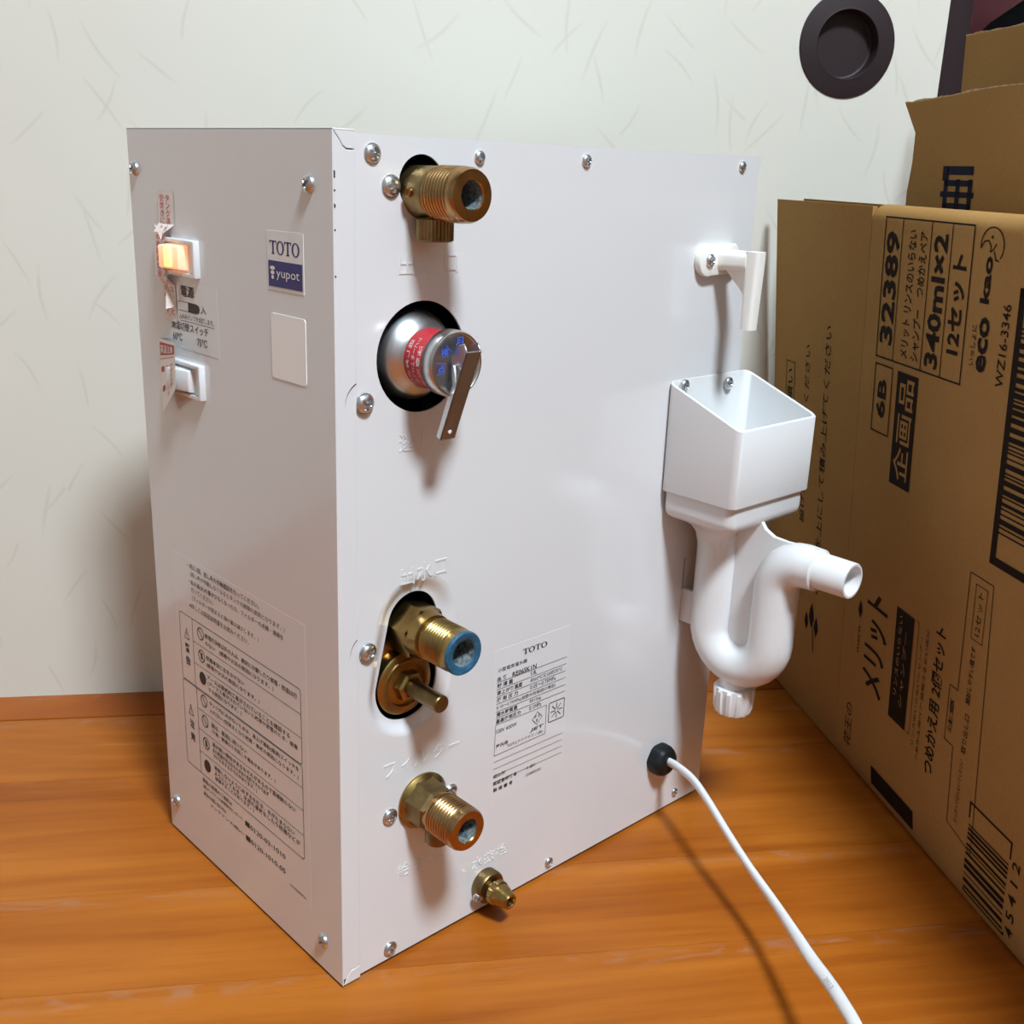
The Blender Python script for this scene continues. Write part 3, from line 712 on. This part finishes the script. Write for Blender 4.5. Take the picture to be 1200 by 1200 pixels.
def catmull(P, k=6):
    out = []
    for i in range(len(P)-1):
        a_, b_, c_, d_ = P[max(i-1,0)], P[i], P[i+1], P[min(i+2,len(P)-1)]
        for j in range(k):
            t = j/k; out.append(.5*((2*b_)+(c_-a_)*t+(2*a_-5*b_+4*c_-d_)*t*t+(3*b_-a_-3*c_+d_)*t**3))
    return out+[P[-1]]
CP = catmull(ctrl)
def cord_section(s):
    # flat twin cord: seen edge on by the grip, turning broad side to the viewer further out
    q = min(1, max(0, (s-.28)/.24)); q = q*q*(3-2*q)
    return (.0031, .0021, math.radians(100-62*q))
mb = MB()
mb.tube(CP, 1, 18, True, (1,0,0), cord_section); cord = mb.done('power_cord', 'plastic', heater, 60)

ti = min(range(len(CP)), key=lambda i: (CP[i]-V((.1400,-.1820,.0415))).length)
ct = (CP[ti+1]-CP[ti-1]).normalized(); cn = (CAM-CP[ti]); cn = (cn-ct*cn.dot(ct)).normalized(); cs_ = ct.cross(cn)
P = Print(lambda u, v: CP[ti]+ct*u-cs_*v+cn*.00262); P.text('2012', -.0045, -.0009, .0045, .0009, .0); P.done('cord_print', 'cordprint', cord)
# ---- rating label on the side panel
MB().box((.0945,-.00008,.0655),(.1495,.0,.1540)).done('rating_label', 'film', heater, smooth=False)
rl = [o for o in heater.children if o.name.startswith('rating_label')][0]
P = Print(lambda u, v: V((u, -.00030, v)))
toto(P, .1143, .1465, .1320, .1496)
P.text('小型電気温水器', .0970,.1414,.1176,.1436, .005); P.text('品 番', .0968,.1364,.1035,.1388, .012); P.text('RE06SK1N', .1074,.1359,.1247,.1387, .014)
for i, z in enumerate((.1358,.1318,.1276,.1235,.1192,.1154)): P.line([(.0967,z),(.1476,z)], .00022)
P.line([(.0967,.1115),(.1337,.1112)], .00022)
for i, (t, v_, w_) in enumerate((('貯 湯 量','5.8L',.0045),('沸上がり温度','約60℃又は約75℃',.0240),('使 用 圧 力','0.05～0.75MPa',.0190),('0.10～0.75MPa(自動水栓接続の場合)','',0),('満水時質量','約12kg',.0085),('最高使用圧力','0.1MPa',.0090))):
    z = (.1325,.1284,.1243,.1200,.1160,.1120)[i]
    P.text(t, .0969, z, .0969+(.0430 if i == 3 else (.0110,.0180,.0150,0,.0150,.0175)[i]), z+.0026, 0 if i == 3 else .012)
    if v_: P.text(v_, .1207, z+.0002, .1207+w_, z+.0026)
P.line([(.0967,.1115),(.0964,.0936),(.1337,.0940),(.1337,.1112)], .00024)
P.text('100V 600W', .0974,.1062,.1120,.1085); P.text('屋内用', .0974,.0975,.1058,.0998, .008); P.text('TOTOアクアテクノ(株)', .1055,.0950,.1318,.0972)
P.line([(.1271,.1094),(.1308,.1056),(.1271,.1018),(.1234,.1056),(.1271,.1094)], .00028); P.text('P S', .1252,.1058,.1290,.1076); P.text('E', .1264,.1036,.1278,.1052)
P.text('JET', .1222,.0982,.1320,.1006, .02, 0, .10)
P.frame(.1358,.0998,.1476,.1114,.00042,.0010)
for k in range(8):
    an = math.radians(90+45*k); r0_, r1_ = .0012, .0044 if k % 2 == 0 else .0046
    P.line([(.1417+r0_*math.cos(an),.1056+r0_*math.sin(an)),(.1417+r1_*math.cos(an),.1056+r1_*math.sin(an))], .00045)
for z in (.0896,.0855,.0814,.0774): P.line([(.0963,z+.0002),(.1474,z)], .0002)
P.text('組込形', .0963,.0800,.1050,.0822, .008); P.text('認証登録番号', .0963,.0757,.1135,.0781, .014); P.text('製 造 番 号', .0965,.0716,.1105,.0740, .018)
P.text('A 4BH', .1203,.0764,.1270,.0784); P.text('12A00010U', .1204,.0722,.1318,.0740)
P.done('label_print', 'ink', rl)

# ---- narrow face: F(y, z) just off the cover
def LF(off): return lambda u, v: V((-off, u, v))
def lrect(y0, z0, y1, z1, off, r=0.0):
    pts = rrect(min(y0,y1), z0, max(y0,y1), z1, r, 4) if r else [(y0,z0),(y1,z0),(y1,z1),(y0,z1)]
    return MB().prism([V((-off,a_,b_)) for a_, b_ in pts], (off,0,0))
# (on this face the reading direction is -y, so strings are laid out with y decreasing)
lg = lrect(.0494,.3345,.0208,.3590,.0002).done('logo_label', 'label', front_cover, smooth=False)
P = Print(LF(.00035)); P.rect(.0483,.3358,.0217,.3467); P.done('navy_panel', 'navy', lg)
P = Print(LF(.00028)); toto(P, .0470,.3494,.0236,.3550); P.done('logo_print', 'navy', lg)
P = Print(LF(.00046))
for z, s, y in ((.3436,.0020,.0448),(.3417,.0016,.0448),(.3398,.0011,.0448)): P.disc(y, z, .00085, 16, s/.00085)
P.text('yupot', .0418,.3388,.0238,.3430); P.done('logo_print', 'label', lg)
lrect(.0478,.2962,.0203,.3244,.00025,.0014).done('white_sticker', 'sticker', front_cover, smooth=False)
# switch legend
ps = lrect(.1340,.2965,.0955,.3295,.00004).done('switch_legend_label', 'film', front_cover, smooth=False)
P = Print(LF(.0002))
P.text('電源', .1312,.3226,.1178,.3281, .012)
P.line([(.1344,.3201),(.1165,.3201)], .0003).line([(.1344,.3157),(.1165,.3157)], .0003)
P.poly([(.1244,.3201),(.1150,.3201),(.1134,.3194),(.1128,.3180),(.1134,.3164),(.1150,.3157),(.1244,.3157)])
P.text('入', .1118,.3162,.1066,.3202)
P.text('入のみランプが点灯します。', .1342,.3116,.0994,.3144, .004); P.line([(.1330,.3108),(.0992,.3108)], .00028)
P.text('湯温切替スイッチ', .1433,.3058,.1053,.3100, .008); P.text('60℃', .1421,.3004,.1322,.3042, .006); P.text('75℃', .1168,.3004,.1070,.3042, .006)
P.line([(.1330,.2968),(.0960,.2968)], .00012)
P.done('legend_print', 'ink', ps)
# switches
def bezel(y0, z0, y1, z1, depth=.0030, w=.0022):
    o = rrect(y1, z0, y0, z1, .0006, 2); i = rrect(y1+w, z0+w*.8, y0-w, z1-w*.8, .0004, 2)
    mk = lambda L, x: [V((x, a_, b_)) for a_, b_ in L]
    return MB().loft([mk(o,.0), mk(o,-depth+.0004), mk(rrect(y1+.0004,z0+.0004,y0-.0004,z1-.0004,.0006,2),-depth), mk(i,-depth), mk(i,-.0008)], True, False, True)
sw1 = bezel(.1438,.3326,.1108,.3500).done('power_switch', 'plastic', front_cover, 30)
def rocker(y0, z0, y1, z1, xt, xb):
    # xt: protrusion at the y0 side, xb: at the y1 side
    return MB().hexa([(-.0006,y1,z0),(-.0006,y0,z0),(-.0006,y0,z1),(-.0006,y1,z1),(-xb,y1+.0008,z0+.0006),(-xt,y0-.0008,z0+.0006),(-xt,y0-.0008,z1-.0006),(-xb,y1+.0008,z1-.0006)]).bevel(.0007,2)
rk = rocker(.1375,.3356,.1205,.3474,.0082,.0058).done('lit_rocker', 'switchlamp', sw1)
MB().box((-.0079,.1262,.3372),(-.0060,.1318,.3460)).bevel(.0006).done('neon_glow', 'switchcore', rk)
sw2 = bezel(.1438,.2740,.1110,.2912).done('temperature_switch', 'plastic', front_cover, 30)
rocker(.1375,.2765,.1200,.2882,.0078,.0040).done('rocker', 'plastic', sw2)
# peeling warning stickers beside the switches
tp = MB(); T = [(.3717,-.0003,.1504,.1338),(.3560,-.0003,.1504,.1338),(.3520,-.0034,.1500,.1392),(.3310,-.0036,.1508,.1392),(.3270,-.0004,.1508,.1365),(.3092,-.0003,.1504,.1366)]
tp.loft([[V((x,y0,z)),V((x,y1,z))] for z, x, y0, y1 in T], False)
tape = tp.done('warning_strip', 'tape', front_cover, smooth=False)
MB().prism([V((-.0036,.1392,.3530)),V((-.0110,.1330,.3566)),V((-.0060,.1372,.3490))], (.0002,.0002,0)).done('torn_corner', 'tape', tape, smooth=False)
MB().prism([V((-.0036,.1392,.3300)),V((-.0075,.1330,.3165)),V((-.0010,.1365,.3170))], (.0002,.0002,0)).done('torn_corner', 'tape', tape, smooth=False)
def tape_pt(u, v):
    for (za, xa_, _, _), (zb_, xb_, _, _) in zip(T[:-1], T[1:]):
        if za >= v >= zb_: k = (za-v)/(za-zb_); return V((xa_+(xb_-xa_)*k-.00012, u, v))
    return V((-.0005, u, v))
P = Print(tape_pt); P.column('タンク満水前に電源を入れないこと。', .1418,.1378,.3700,.0036); P.column('空焚きによる故障の原因になります。', .1478,.1436,.3700,.0036); P.done('warning_print', 'redink', tape)
# tag lifted in front of the lower switch
TA, TB, TC, TD = V((-.0004,.1580,.2988)), V((-.0085,.1235,.3012)), V((-.0100,.1225,.2790)), V((-.0040,.1500,.2625))
def tag_pt(u, v, off=.0):
    p = (TA*(1-u)+TB*u)*(1-v)+(TD*(1-u)+TC*u)*v
    return p+V((-off, -off*.3, 0))
tg = MB(); k_ = 8
tg.loft([[tag_pt(i/k_, j/k_) for i in range(k_+1)] for j in range(k_+1)], False)
tagp = tg.done('peeling_tag', 'tape', front_cover)
P = Print(lambda u, v: tag_pt(u, v, .00015)); P.rect(.06,.05,.94,.24); P.line([(.04,.29),(.96,.29)], .012)
P.rect(.08,.40,.26,.48); P.rect(.08,.68,.26,.76)
for kx, s in ((.40,'水は飲用不可'),(.66,'やけど注意')):
    for j, ch in enumerate(s): P.text(ch, kx, .46+j*.09+.0, kx+.17, .40+j*.09)
P.done('tag_print', 'redink', tagp)
P = Print(lambda u, v: tag_pt(u, v, .0003)); P.text('高温注意', .12,.21,.88,.08, .01); P.done('tag_heading', 'tape', tagp)

# caution sheet
ws = lrect(.1583,.0300,.0262,.1845,.00004).done('caution_sheet', 'film', front_cover, smooth=False)
P = Print(LF(.0002))
def tl(t, y0, y1, z, h=.0030, b_=.0): P.text(t, y0, z, y1, z+h, b_)
tl('・月に1回、逃し弁の作動確認を行ってください。', .1405,.0670,.1790,.0030,.006); tl('(逃し弁が作動しなくなるとタンクの破損の原因となります。)', .1382,.0439,.1745,.0031)
tl('・出る湯(水)の量が少なくなったら、フィルターの点検・清掃を', .1404,.0453,.1698,.0031,.006); tl('行ってください。', .1380,.1140,.1657); tl('(フィルターが詰まると湯の量は減少します。)', .1376,.0688,.1610,.0030); tl('※詳しくは取扱説明書をお読みください。', .1410,.0784,.1560,.0030)
lw = .00034
P.frame(.0313,.1098,.1538,.1500,lw,.0018); P.frame(.0313,.0565,.1542,.1092,lw,.0018)
P.line([(.1390,.1500),(.1390,.1098)], lw).line([(.1380,.1092),(.1380,.0565)], lw)
for z in (.1370,.1243): P.line([(.1390,z),(.0313,z)], lw*.8)
for z in (.0972,.0846,.0705): P.line([(.1380,z),(.0313,z)], lw*.8)
for z, f_ in ((.1442,0),(.1311,0),(.1180,1),(.1044,0),(.0920,0),(.0782,0),(.0641,1)):
    if f_: P.disc(.1300, z, .0037, 20, 1.0)
    else: P.ring(.1300, z, .0034, .0005); P.line([(.1322,z+.0024),(.1278,z-.0024)], .0005)
for z in (.1311,.0782): P.rect(.1309,z-.0018,.1291,z+.0018)
for zt_ in (.1390,.0928): P.line([(.1462,zt_+.0028),(.1490,zt_-.0032),(.1434,zt_-.0032),(.1462,zt_+.0028)], .0004); P.rect(.1464,zt_-.0016,.1460,zt_+.0008)
P.text('警', .1488,.1275,.1436,.1330, .02); P.text('告', .1488,.1200,.1436,.1252, .02); P.text('注', .1482,.0812,.1430,.0864, .02); P.text('意', .1482,.0730,.1430,.0782, .02)
rows = [('修理技術者以外の人は、絶対に分解したり修理・改造は行',.1252,.0345,.1450),('わない　(感電や火災の原因になります。)',.1250,.0560,.1405),
 ('機器本体に水をかけない',.1250,.0850,.1322),('(感電や火災の原因になります。)',.1250,.0700,.1280),
 ('アースは電気的工事がされていることを確認する',.1248,.0420,.1208),('(アース工事がされていないと故障や漏電のとき、感電',.1245,.0350,.1172),('する原因になります。)',.1240,.0890,.1136),
 ('タンク内に水がないときは、湯上げ運転(電源)スイッチを',.1240,.0345,.1055),('入れない (空焚きとなり故障・事故の原因になります。)',.1238,.0350,.1013),
 ('湯は、飲用に用いない',.1232,.0850,.0930),('(下痢・腹痛などを起こす場合があります。)',.1230,.0570,.0890),
 ('湯が熱い場合があるおそれがあるので直接触らない',.1230,.0385,.0812),('また熱湯が出るおそれがあり危険ですので必ず',.1226,.0640,.0776),('やけどをするおそれがあります。)',.1222,.0760,.0742),
 ('凍結しないように必ず水を抜き、水がたまらない',.1222,.0400,.0672),('ようにしておき、水漏れ事故をしたり機器などが',.1220,.0350,.0638),('破損することがあります。)',.1216,.0800,.0605)]
for t, y0, y1, z in rows: P.text(t, y0, z-.0014, y1, z+.0015, .010)
P.text('製品の修理のご依頼は', .1366,.0514,.1035,.0541, .01); P.text('(株)メンテナンス修理受付センターへ', .1364,.0474,.0925,.0500, .01); P.text('商品のお問い合わせは', .1362,.0430,.1110,.0456, .01); P.text('メンテナンス(株)へ', .1290,.0386,.0921,.0412, .006)
P.text('■0120-03-1010', .0898,.0468,.0495,.0498, .006); P.text('■0120-1010-05', .0896,.0380,.0498,.0410, .006); P.text('RO008000A', .0453,.0336,.0303,.0350)
P.done('caution_print', 'ink', ws)

# ================================================================== FLATTENED CARTONS
KL = .064                      # how far the cartons lean, per metre of height
def CF(c): return lambda n, z, d=0.0: W(c-KL*z-d, n, z)
BT = .0032                     # board thickness
def sheet(mb, fn, outline_rows, th):
    """solid board: rows of (n, z, out) points, swept backwards by th along +u"""
    a = [[fn(*p) for p in r] for r in outline_rows]; b = [[q+U*th for q in r] for r in a]
    mb.loft(a, False); mb.loft(b, False)
    m_, k = len(a), len(a[0])
    ring = [(0,j) for j in range(k)]+[(i,k-1) for i in range(1,m_)]+[(m_-1,j) for j in range(k-2,-1,-1)]+[(i,0) for i in range(m_-2,0,-1)]
    mb.loft([[a[i][j] for i, j in ring], [b[i][j] for i, j in ring]], True)
    bmesh.ops.remove_doubles(mb.bm, verts=mb.bm.verts, dist=1e-6)
    return mb
# --- carton 1, printed, folded edge up
c1 = .3465; NCR = -.1930; ZT = .3752; TB_ = .024
car1 = tag(empty('flattened_carton', W(c1+.01, 0, 0)), 'brown flattened carton printed with rotated black lettering and a barcode', 'cardboard carton')
RH_, RV_ = .0060, .0260
def face_x(z): return RH_*(1-math.sqrt(max(0, 1-((RV_-z)/RV_)**2))) if z < RV_ else 0.0
def sect():
    pts = []
    r = .0115
    pts = [(face_x(z_), z_) for z_ in (RV_*(1-math.cos(math.radians(90*k/10))) for k in range(11))]
    pts += [(0, z) for z in (.05,.12,.20,.28,.345)]
    r = .0095
    pts += [(r-r*math.cos(math.radians(90*k/6)), ZT-r+r*math.sin(math.radians(90*k/6))) for k in range(7)]
    pts += [(TB_-r+r*math.sin(math.radians(90*k/6)), ZT-r+r*math.cos(math.radians(90*k/6))) for k in range(1,7)]
    pts += [(TB_, z) for z in (.28,.16,.05)]
    r = .0115
    pts += [(TB_-r+r*math.cos(math.radians(90*k/6)), r-r*math.sin(math.radians(90*k/6))) for k in range(7)]
    return pts
S = sect(); cen = (TB_/2, ZT/2)
def inset(p, t):
    x, z = p; sx = t if x < cen[0] else -t
    return (min(max(x+sx, .0035), TB_-.0035) if abs(x-cen[0]) > .002 else x, min(max(z, t), ZT-t))
NE = .175
def secloop(n, ins=0): return [W(c1-KL*z+x, n, z) for x, z in ([inset(p, BT) for p in S] if ins else S)]
mb = MB(); ns = [NCR, NCR+.02, -.10, 0, .10, NE]
mb.loft([secloop(ns[0],1)]+[secloop(n) for n in ns]+[secloop(ns[-1],1)])
body1 = mb.done('carton_body', 'board', car1, 40)
# flaps towards the door: front layer sprung outwards at the top, back layer behind it
NF = -.318; AF = NCR-NF
def flap_pt(a_, z): return W(c1-KL*z+face_x(z)-a_*.088*(max(z,0)/.375)**1.15, NCR-a_, z)
def flap(name, org, zr, wid, n=10):
    A = [[org(-.0012+wid*i/n, zr[0]+(zr[1]-zr[0])*j/n) for i in range(n+1)] for j in range(n+1)]
    mbf = MB(); B_ = [[q+U*BT for q in r] for r in A]
    mbf.loft(A, False); mbf.loft(B_, False)
    k = n; ring = [(0,j) for j in range(k+1)]+[(i,k) for i in range(1,k+1)]+[(k,j) for j in range(k-1,-1,-1)]+[(i,0) for i in range(k-1,0,-1)]
    mbf.loft([[A[i][j] for i, j in ring], [B_[i][j] for i, j in ring]], True)
    bmesh.ops.remove_doubles(mbf.bm, verts=mbf.bm.verts, dist=1e-6)
    return mbf.done(name, 'board', car1, 40)
flap1 = flap('carton_flap', lambda a_, z: flap_pt(a_+.0016, z), (.0012,.3738), AF-.002)
flap('carton_flap', lambda a_, z: flap_pt(a_+.0016, z)*.35+W(c1-KL*z+.0150, NCR-a_-.0016, z)*.65, (.0012,.3748), AF-.008)
def far_flap(a_, z): return W(c1-KL*z+.001, NE+a_+.0024, z)
flap('carton_flap', far_flap, (.0012,.3745), .10); flap('carton_flap', lambda a_, z: far_flap(a_, z)+U*.0150, (.0012,.3745), .10)
# crease scoring beside the fold
P = Print(lambda u, v: W(c1-KL*v-.0003+face_x(v), u, v))
def R(t, n0, z0, n1, z1, b_=0.0): P.text(t, n0, z0, n1, z1, b_, 90)
lw = .0007
def newp(): return Print(lambda u, v: W(c1-KL*v-.0003+face_x(v), u, v))
P.frame(-.1750,.2867,-.0808,.3685,.0009)
for n_ in (-.1545,-.1225,-.1014): P.line([(n_,.2867),(n_,.3685)], lw)
R('32389', -.1725,.2950,-.1568,.3608, .028); R('メリット リンスのいらない', -.1465,.2905,-.1375,.3628, .012); R('シャンプー　つめかえペア', -.1345,.2905,-.1255,.3625, .012)
R('340ml×2', -.1190,.2900,-.1048,.3625, .03); R('12セット', -.0980,.3010,-.0845,.3535, .03)
P.done('printed_table', 'cinder', body1); P = newp()
P.frame(-.1745,.2408,-.1530,.2822,.0009); R('6B', -.1700,.2500,-.1590,.2740, .03)
P.done('printed_code', 'cinder', body1); P = newp()
P.rect(-.1467,.2142,-.1228,.2822); P.done('printed_block', 'cinder', body1); P = newp()
R('kao', -.0700,.3310,-.0620,.3545, .03); R('eco', -.0680,.2962,-.0590,.3245, .03); R('いっしょに', -.0745,.2985,-.0700,.3195, .008); R('WZ16-3346', -.0490,.2920,-.0425,.3330, .004)
# crescent emblem
mc = (-.0640,.3595)
P.line([(mc[0]+.0100*math.cos(math.radians(a_)), mc[1]+.0090*math.sin(math.radians(a_))) for a_ in range(190,-50,-12)], .0007)
P.line([(mc[0]-.0098,mc[1]-.0016),(mc[0]-.0070,mc[1]+.0018),(mc[0]-.0035,mc[1]+.0024),(mc[0]-.0010,mc[1]-.0002),(mc[0]-.0012,mc[1]-.0030),(mc[0]+.0014,mc[1]-.0016),(mc[0]+.0034,mc[1]+.0010)], .0007)
P.line([(mc[0]+.0022,mc[1]-.0026),(mc[0]+.0040,mc[1]-.0066),(mc[0]+.0066,mc[1]-.0070)], .0007); P.disc(mc[0]-.0006,mc[1]+.0042,.0008)
P.done('printed_emblem', 'cinder', body1); P = newp()
# large barcode
bn0, bz0, bn1, bz1, bw = -.0368,.2022,.0350,.3420,.0046
P.rect(bn0,bz0,bn1,bz0+bw); P.rect(bn0,bz1-bw,bn1,bz1); P.rect(bn0,bz0,bn0+bw,bz1); P.rect(bn1-bw,bz0,bn1,bz1)
rr_ = random.Random(3); z = bz0+bw+.013
while z < bz1-bw-.012:
    w_ = rr_.choice((.0009,.0009,.0019,.0028)); P.rect(bn0+bw, z, bn1-bw, z+w_); z += w_+rr_.choice((.0009,.0012,.0020))
P.done('barcode', 'cinder', body1); P = newp()
# brand lettering and product panel
def brush(pts, w): P.line(pts, w)
R('メリット', -.1610,.0710,-.1330,.1390, .02)
leaf = lambda n_, z_, s, sl=0: P.poly([(n_,z_-s),(n_+s*.42,z_-s*.2),(n_+s*.35,z_+s*.4),(n_+sl,z_+s),(n_-s*.35,z_+s*.4),(n_-s*.42,z_-s*.2)])
leaf(-.1700,.1205,.0062); R('merit', -.1712,.0905,-.1680,.1095)
P.done('printed_brand', 'cinder', body1); P = newp()
P.rect(-.1238,.0680,-.1030,.1420); P.line([(-.1015,.1420),(-.0975,.1420),(-.0975,.0688),(-.1015,.0688)], .0004)
R('リンスのいらないシャンプー', -.0945,.0640,-.0915,.1350); R('つめかえ用ペア 植物うるおい成分', -.0888,.0560,-.0855,.1420)
R('つめかえ用 2個セット', -.0795,.0555,-.0680,.1495, .016)
P.done('printed_panel', 'cinder', body1); P = newp()
P.line([(-.0600,.0870),(-.0600,.1210),(-.0520,.1210),(-.0520,.1913),(-.0305,.1913),(-.0235,.0350),(-.0490,.0400),(-.0510,.0870),(-.0600,.0870)], .0005); R('注意', -.0580,.0930,-.0540,.1140, .01)
P.frame(-.0455,.1560,-.0350,.1868,.0004); R('12セット', -.0428,.1590,-.0380,.1840); R('開封しやすい箱です', -.0440,.1180,-.0395,.1520, .006); R('取り出し口', -.0430,.0880,-.0385,.1120, .004); R('カッターで切らないでください', -.0430,.0440,-.0395,.0840)
P.done('printed_notice', 'cinder', body1); P = newp()
R('花王の', -.1800,.0180,-.1700,.0500)
P.done('printed_note', 'cinder', body1); P = newp()
P.rect(-.1400,.0090,-.0850,.0225); P.done('printed_block', 'cinder', body1); P = newp()
# small barcode
P.frame(-.0285,.0085,.0100,.0650,.0013); z = .0110
while z < .0520:
    w_ = rr_.choice((.0008,.0016,.0026)); P.rect(-.028, z, .0095, z+w_); z += w_+rr_.choice((.0012,.0020,.0026))
R('4 5 4 1 2', .0125,.0110,.0190,.0570, .006)
P.done('barcode', 'cinder', body1)
P = Print(lambda u, v: W(c1-KL*v-.0004, u, v)); P.text('企画品', -.1435,.2180,-.1262,.2790, .012, 90); P.done('reversed_print', 'board', body1); P = Print(lambda u, v: W(c1-KL*v-.0004, u, v)); P.text('リンスのいらない', -.1200,.0850,-.1160,.1380, 0, 90); P.text('シャンプー', -.1130,.0800,-.1085,.1300, 0, 90)
P.done('reversed_print', 'board', body1)
P = Print(lambda u, v: flap_pt(u, v)-U*.0002)
def Rf(t, a0, z0, a1, z1, b_=0.0): P.text(t, a0, z0, a1, z1, b_, 0)
def flap_text(t, a_, z0, z1, w_, b_=.006):
    vs_, fs, xa, xb, ya, yb = glyphs(t, b_); i0 = len(P.v)
    for x, y in vs_: P.v.append(P.fr(a_+w_*(y-ya)/(yb-ya), z0+(z1-z0)*(x-xa)/(xb-xa)))
    P.f.extend(tuple(k+i0 for k in f) for f in fs)
flap_text('この面を上にして積み上げてください', .0395, .1050, .2960, .0085); flap_text('投げたりしないでください', .0680, .1500, .2790, .0070)
P.frame(.0905,.2150,.1035,.2630,.0006); flap_text('お願い', .0930,.2200,.2580,.0080)
for (a_, z_, s) in ((.0480,.0860,.0100),(.0400,.0800,.0080),(.0560,.0790,.0075)): P.poly([(a_,z_-s),(a_-s*.42,z_-s*.2),(a_-s*.3,z_+s*.4),(a_,z_+s),(a_+s*.3,z_+s*.4),(a_+s*.42,z_-s*.2)])
P.line([(.0470,.0900),(.0430,.0600)], .0012)
P.done('flap_print', 'cinder', flap1)

# --- carton 2 with a curled corner, and carton 3 behind it
def carton_plain(name, c, n0, n1, z1, label, th=.016, top=None, left=None):
    root = tag(empty(name, W(c+th/2, (n0+n1)/2, 0)), label, 'cardboard carton')
    fn = CF(c); nn, nz_ = 28, 24
    rows = []
    for j in range(nz_+1):
        t = j/nz_; r = []
        for i in range(nn+1):
            s = (i/nn)**1.6; n_ = n0+(n1-n0)*s; zt_ = (top(n_) if top else z1); z_ = .001+(zt_-.001)*t; d_ = 0
            if left:
                dn, d_ = left(n_, z_, s); n_ += dn
            r.append((n_, z_, d_))
        rows.append(r)
    fr = sheet(MB(), fn, rows, BT).done('front_board', 'board', root, 40)
    sheet(MB(), CF(c+th), [[(n0+.012+(n1-n0-.012)*i/6, .001+(z1-.012)*j/4, 0) for i in range(7)] for j in range(5)], BT).done('back_board', 'board', root, 40)
    mb = MB(); mb.loft([[W(c+BT*.4, n_, .0005), W(c+BT*.4, n_, .005), W(c+th+BT*.6, n_, .005), W(c+th+BT*.6, n_, .0005)] for n_ in (n0+.015, n1)], True, True, True).done('bottom_fold', 'board', root)
    # pale cut edge of the corrugated board along the top
    mb = MB(); ll = []
    for i in range(nn+1):
        s = (i/nn)**1.6; n_ = n0+(n1-n0)*s; zt_ = (top(n_) if top else z1); d_ = 0
        if left: dn, d_ = left(n_, zt_, s); n_ += dn
        wob = .0004*math.sin(i*2.3)+.0003*math.sin(i*5.1)
        p = W(c-KL*zt_-d_, n_, zt_); ll.append([p-U*.0001, p-U*.0001+V((0,0,.0009+wob)), p+U*(BT+.0001)+V((0,0,.0009+wob*.5)), p+U*(BT+.0001)])
    mb.loft(ll, True, True, True).done('cut_edge', 'cutedge', fr)
    return root, fr
def curl(n_, z_, s):
    e_ = max(0, 1-s/.10)
    k = min(1, e_*max(0, (z_-.412)/.026))
    dip = e_*math.exp(-((z_-.413)/.016)**2)
    return (-.0062*k*k+.0080*dip, .0035*k)
car2, fr2 = carton_plain('flattened_carton', .3950, -.2450, .16, .4385, 'brown flattened carton with a curled corner and one blue-black character', top=lambda n_: .4365+min(.004, max(0,(n_+.24)*.05)), left=curl)
P = Print(lambda u, v: W(.3950-KL*v-.0003, u, v))
n0_, z0_ = -.1975, .3740
for r_ in ((.002,.0195,.028,.0245),(-.002,.0160,.004,.0245),(.000,.0000,.004,.0170),(.012,-.002,.016,.0170),(.024,-.003,.028,.0170),(.000,.0130,.028,.0165),(-.003,.0065,.030,.0098),(.000,.0000,.028,.0032)):
    P.rect(n0_+r_[0]*1.12-.002, z0_+r_[1], n0_+r_[2]*1.12-.002, z0_+r_[3])
P.done('carton_print', 'bluebox', fr2)
car3, fr3 = carton_plain('flattened_carton', .4480, -.2815, .14, .4825, 'plain tall brown carton standing behind the curled one, beside the dark door stile', top=lambda n_: .4822+.0*n_)

# ================================================================== THINGS IN THE CLOSET
def lump(name, c, r, seed, m, label, cat):
    rnd = random.Random(seed); bm = bmesh.new(); bmesh.ops.create_icosphere(bm, subdivisions=4, radius=1)
    ph = [(V((rnd.uniform(-1,1),rnd.uniform(-1,1),rnd.uniform(-1,1))).normalized(), rnd.uniform(3,7), rnd.uniform(0,6)) for _ in range(7)]
    for v in bm.verts:
        d_ = v.co.normalized(); p = d_*(1+sum(.014*math.sin(d_.dot(a_)*f_+p_) for a_, f_, p_ in ph))
        v.co = W(c[0]+p.x*r[0], c[1]+p.y*r[1], max(.002, c[2]+p.z*r[2]))
    me = bpy.data.meshes.new(name); bm.to_mesh(me); bm.free()
    return tag(link(name, me, m), label, cat)
lump('black_bag', (.70,-.48,.27), (.26,.09,.31), 4, 'blackcloth', 'black cloth bag filling the dark closet opening', 'bag')
lump('pink_bedding', (.66,-.72,.33), (.16,.12,.34), 9, 'pink', 'pink cloth bundle in the dark closet behind the black bag', 'cloth')

bpy.data.scenes.remove(tmp)
bpy.context.view_layer.update()
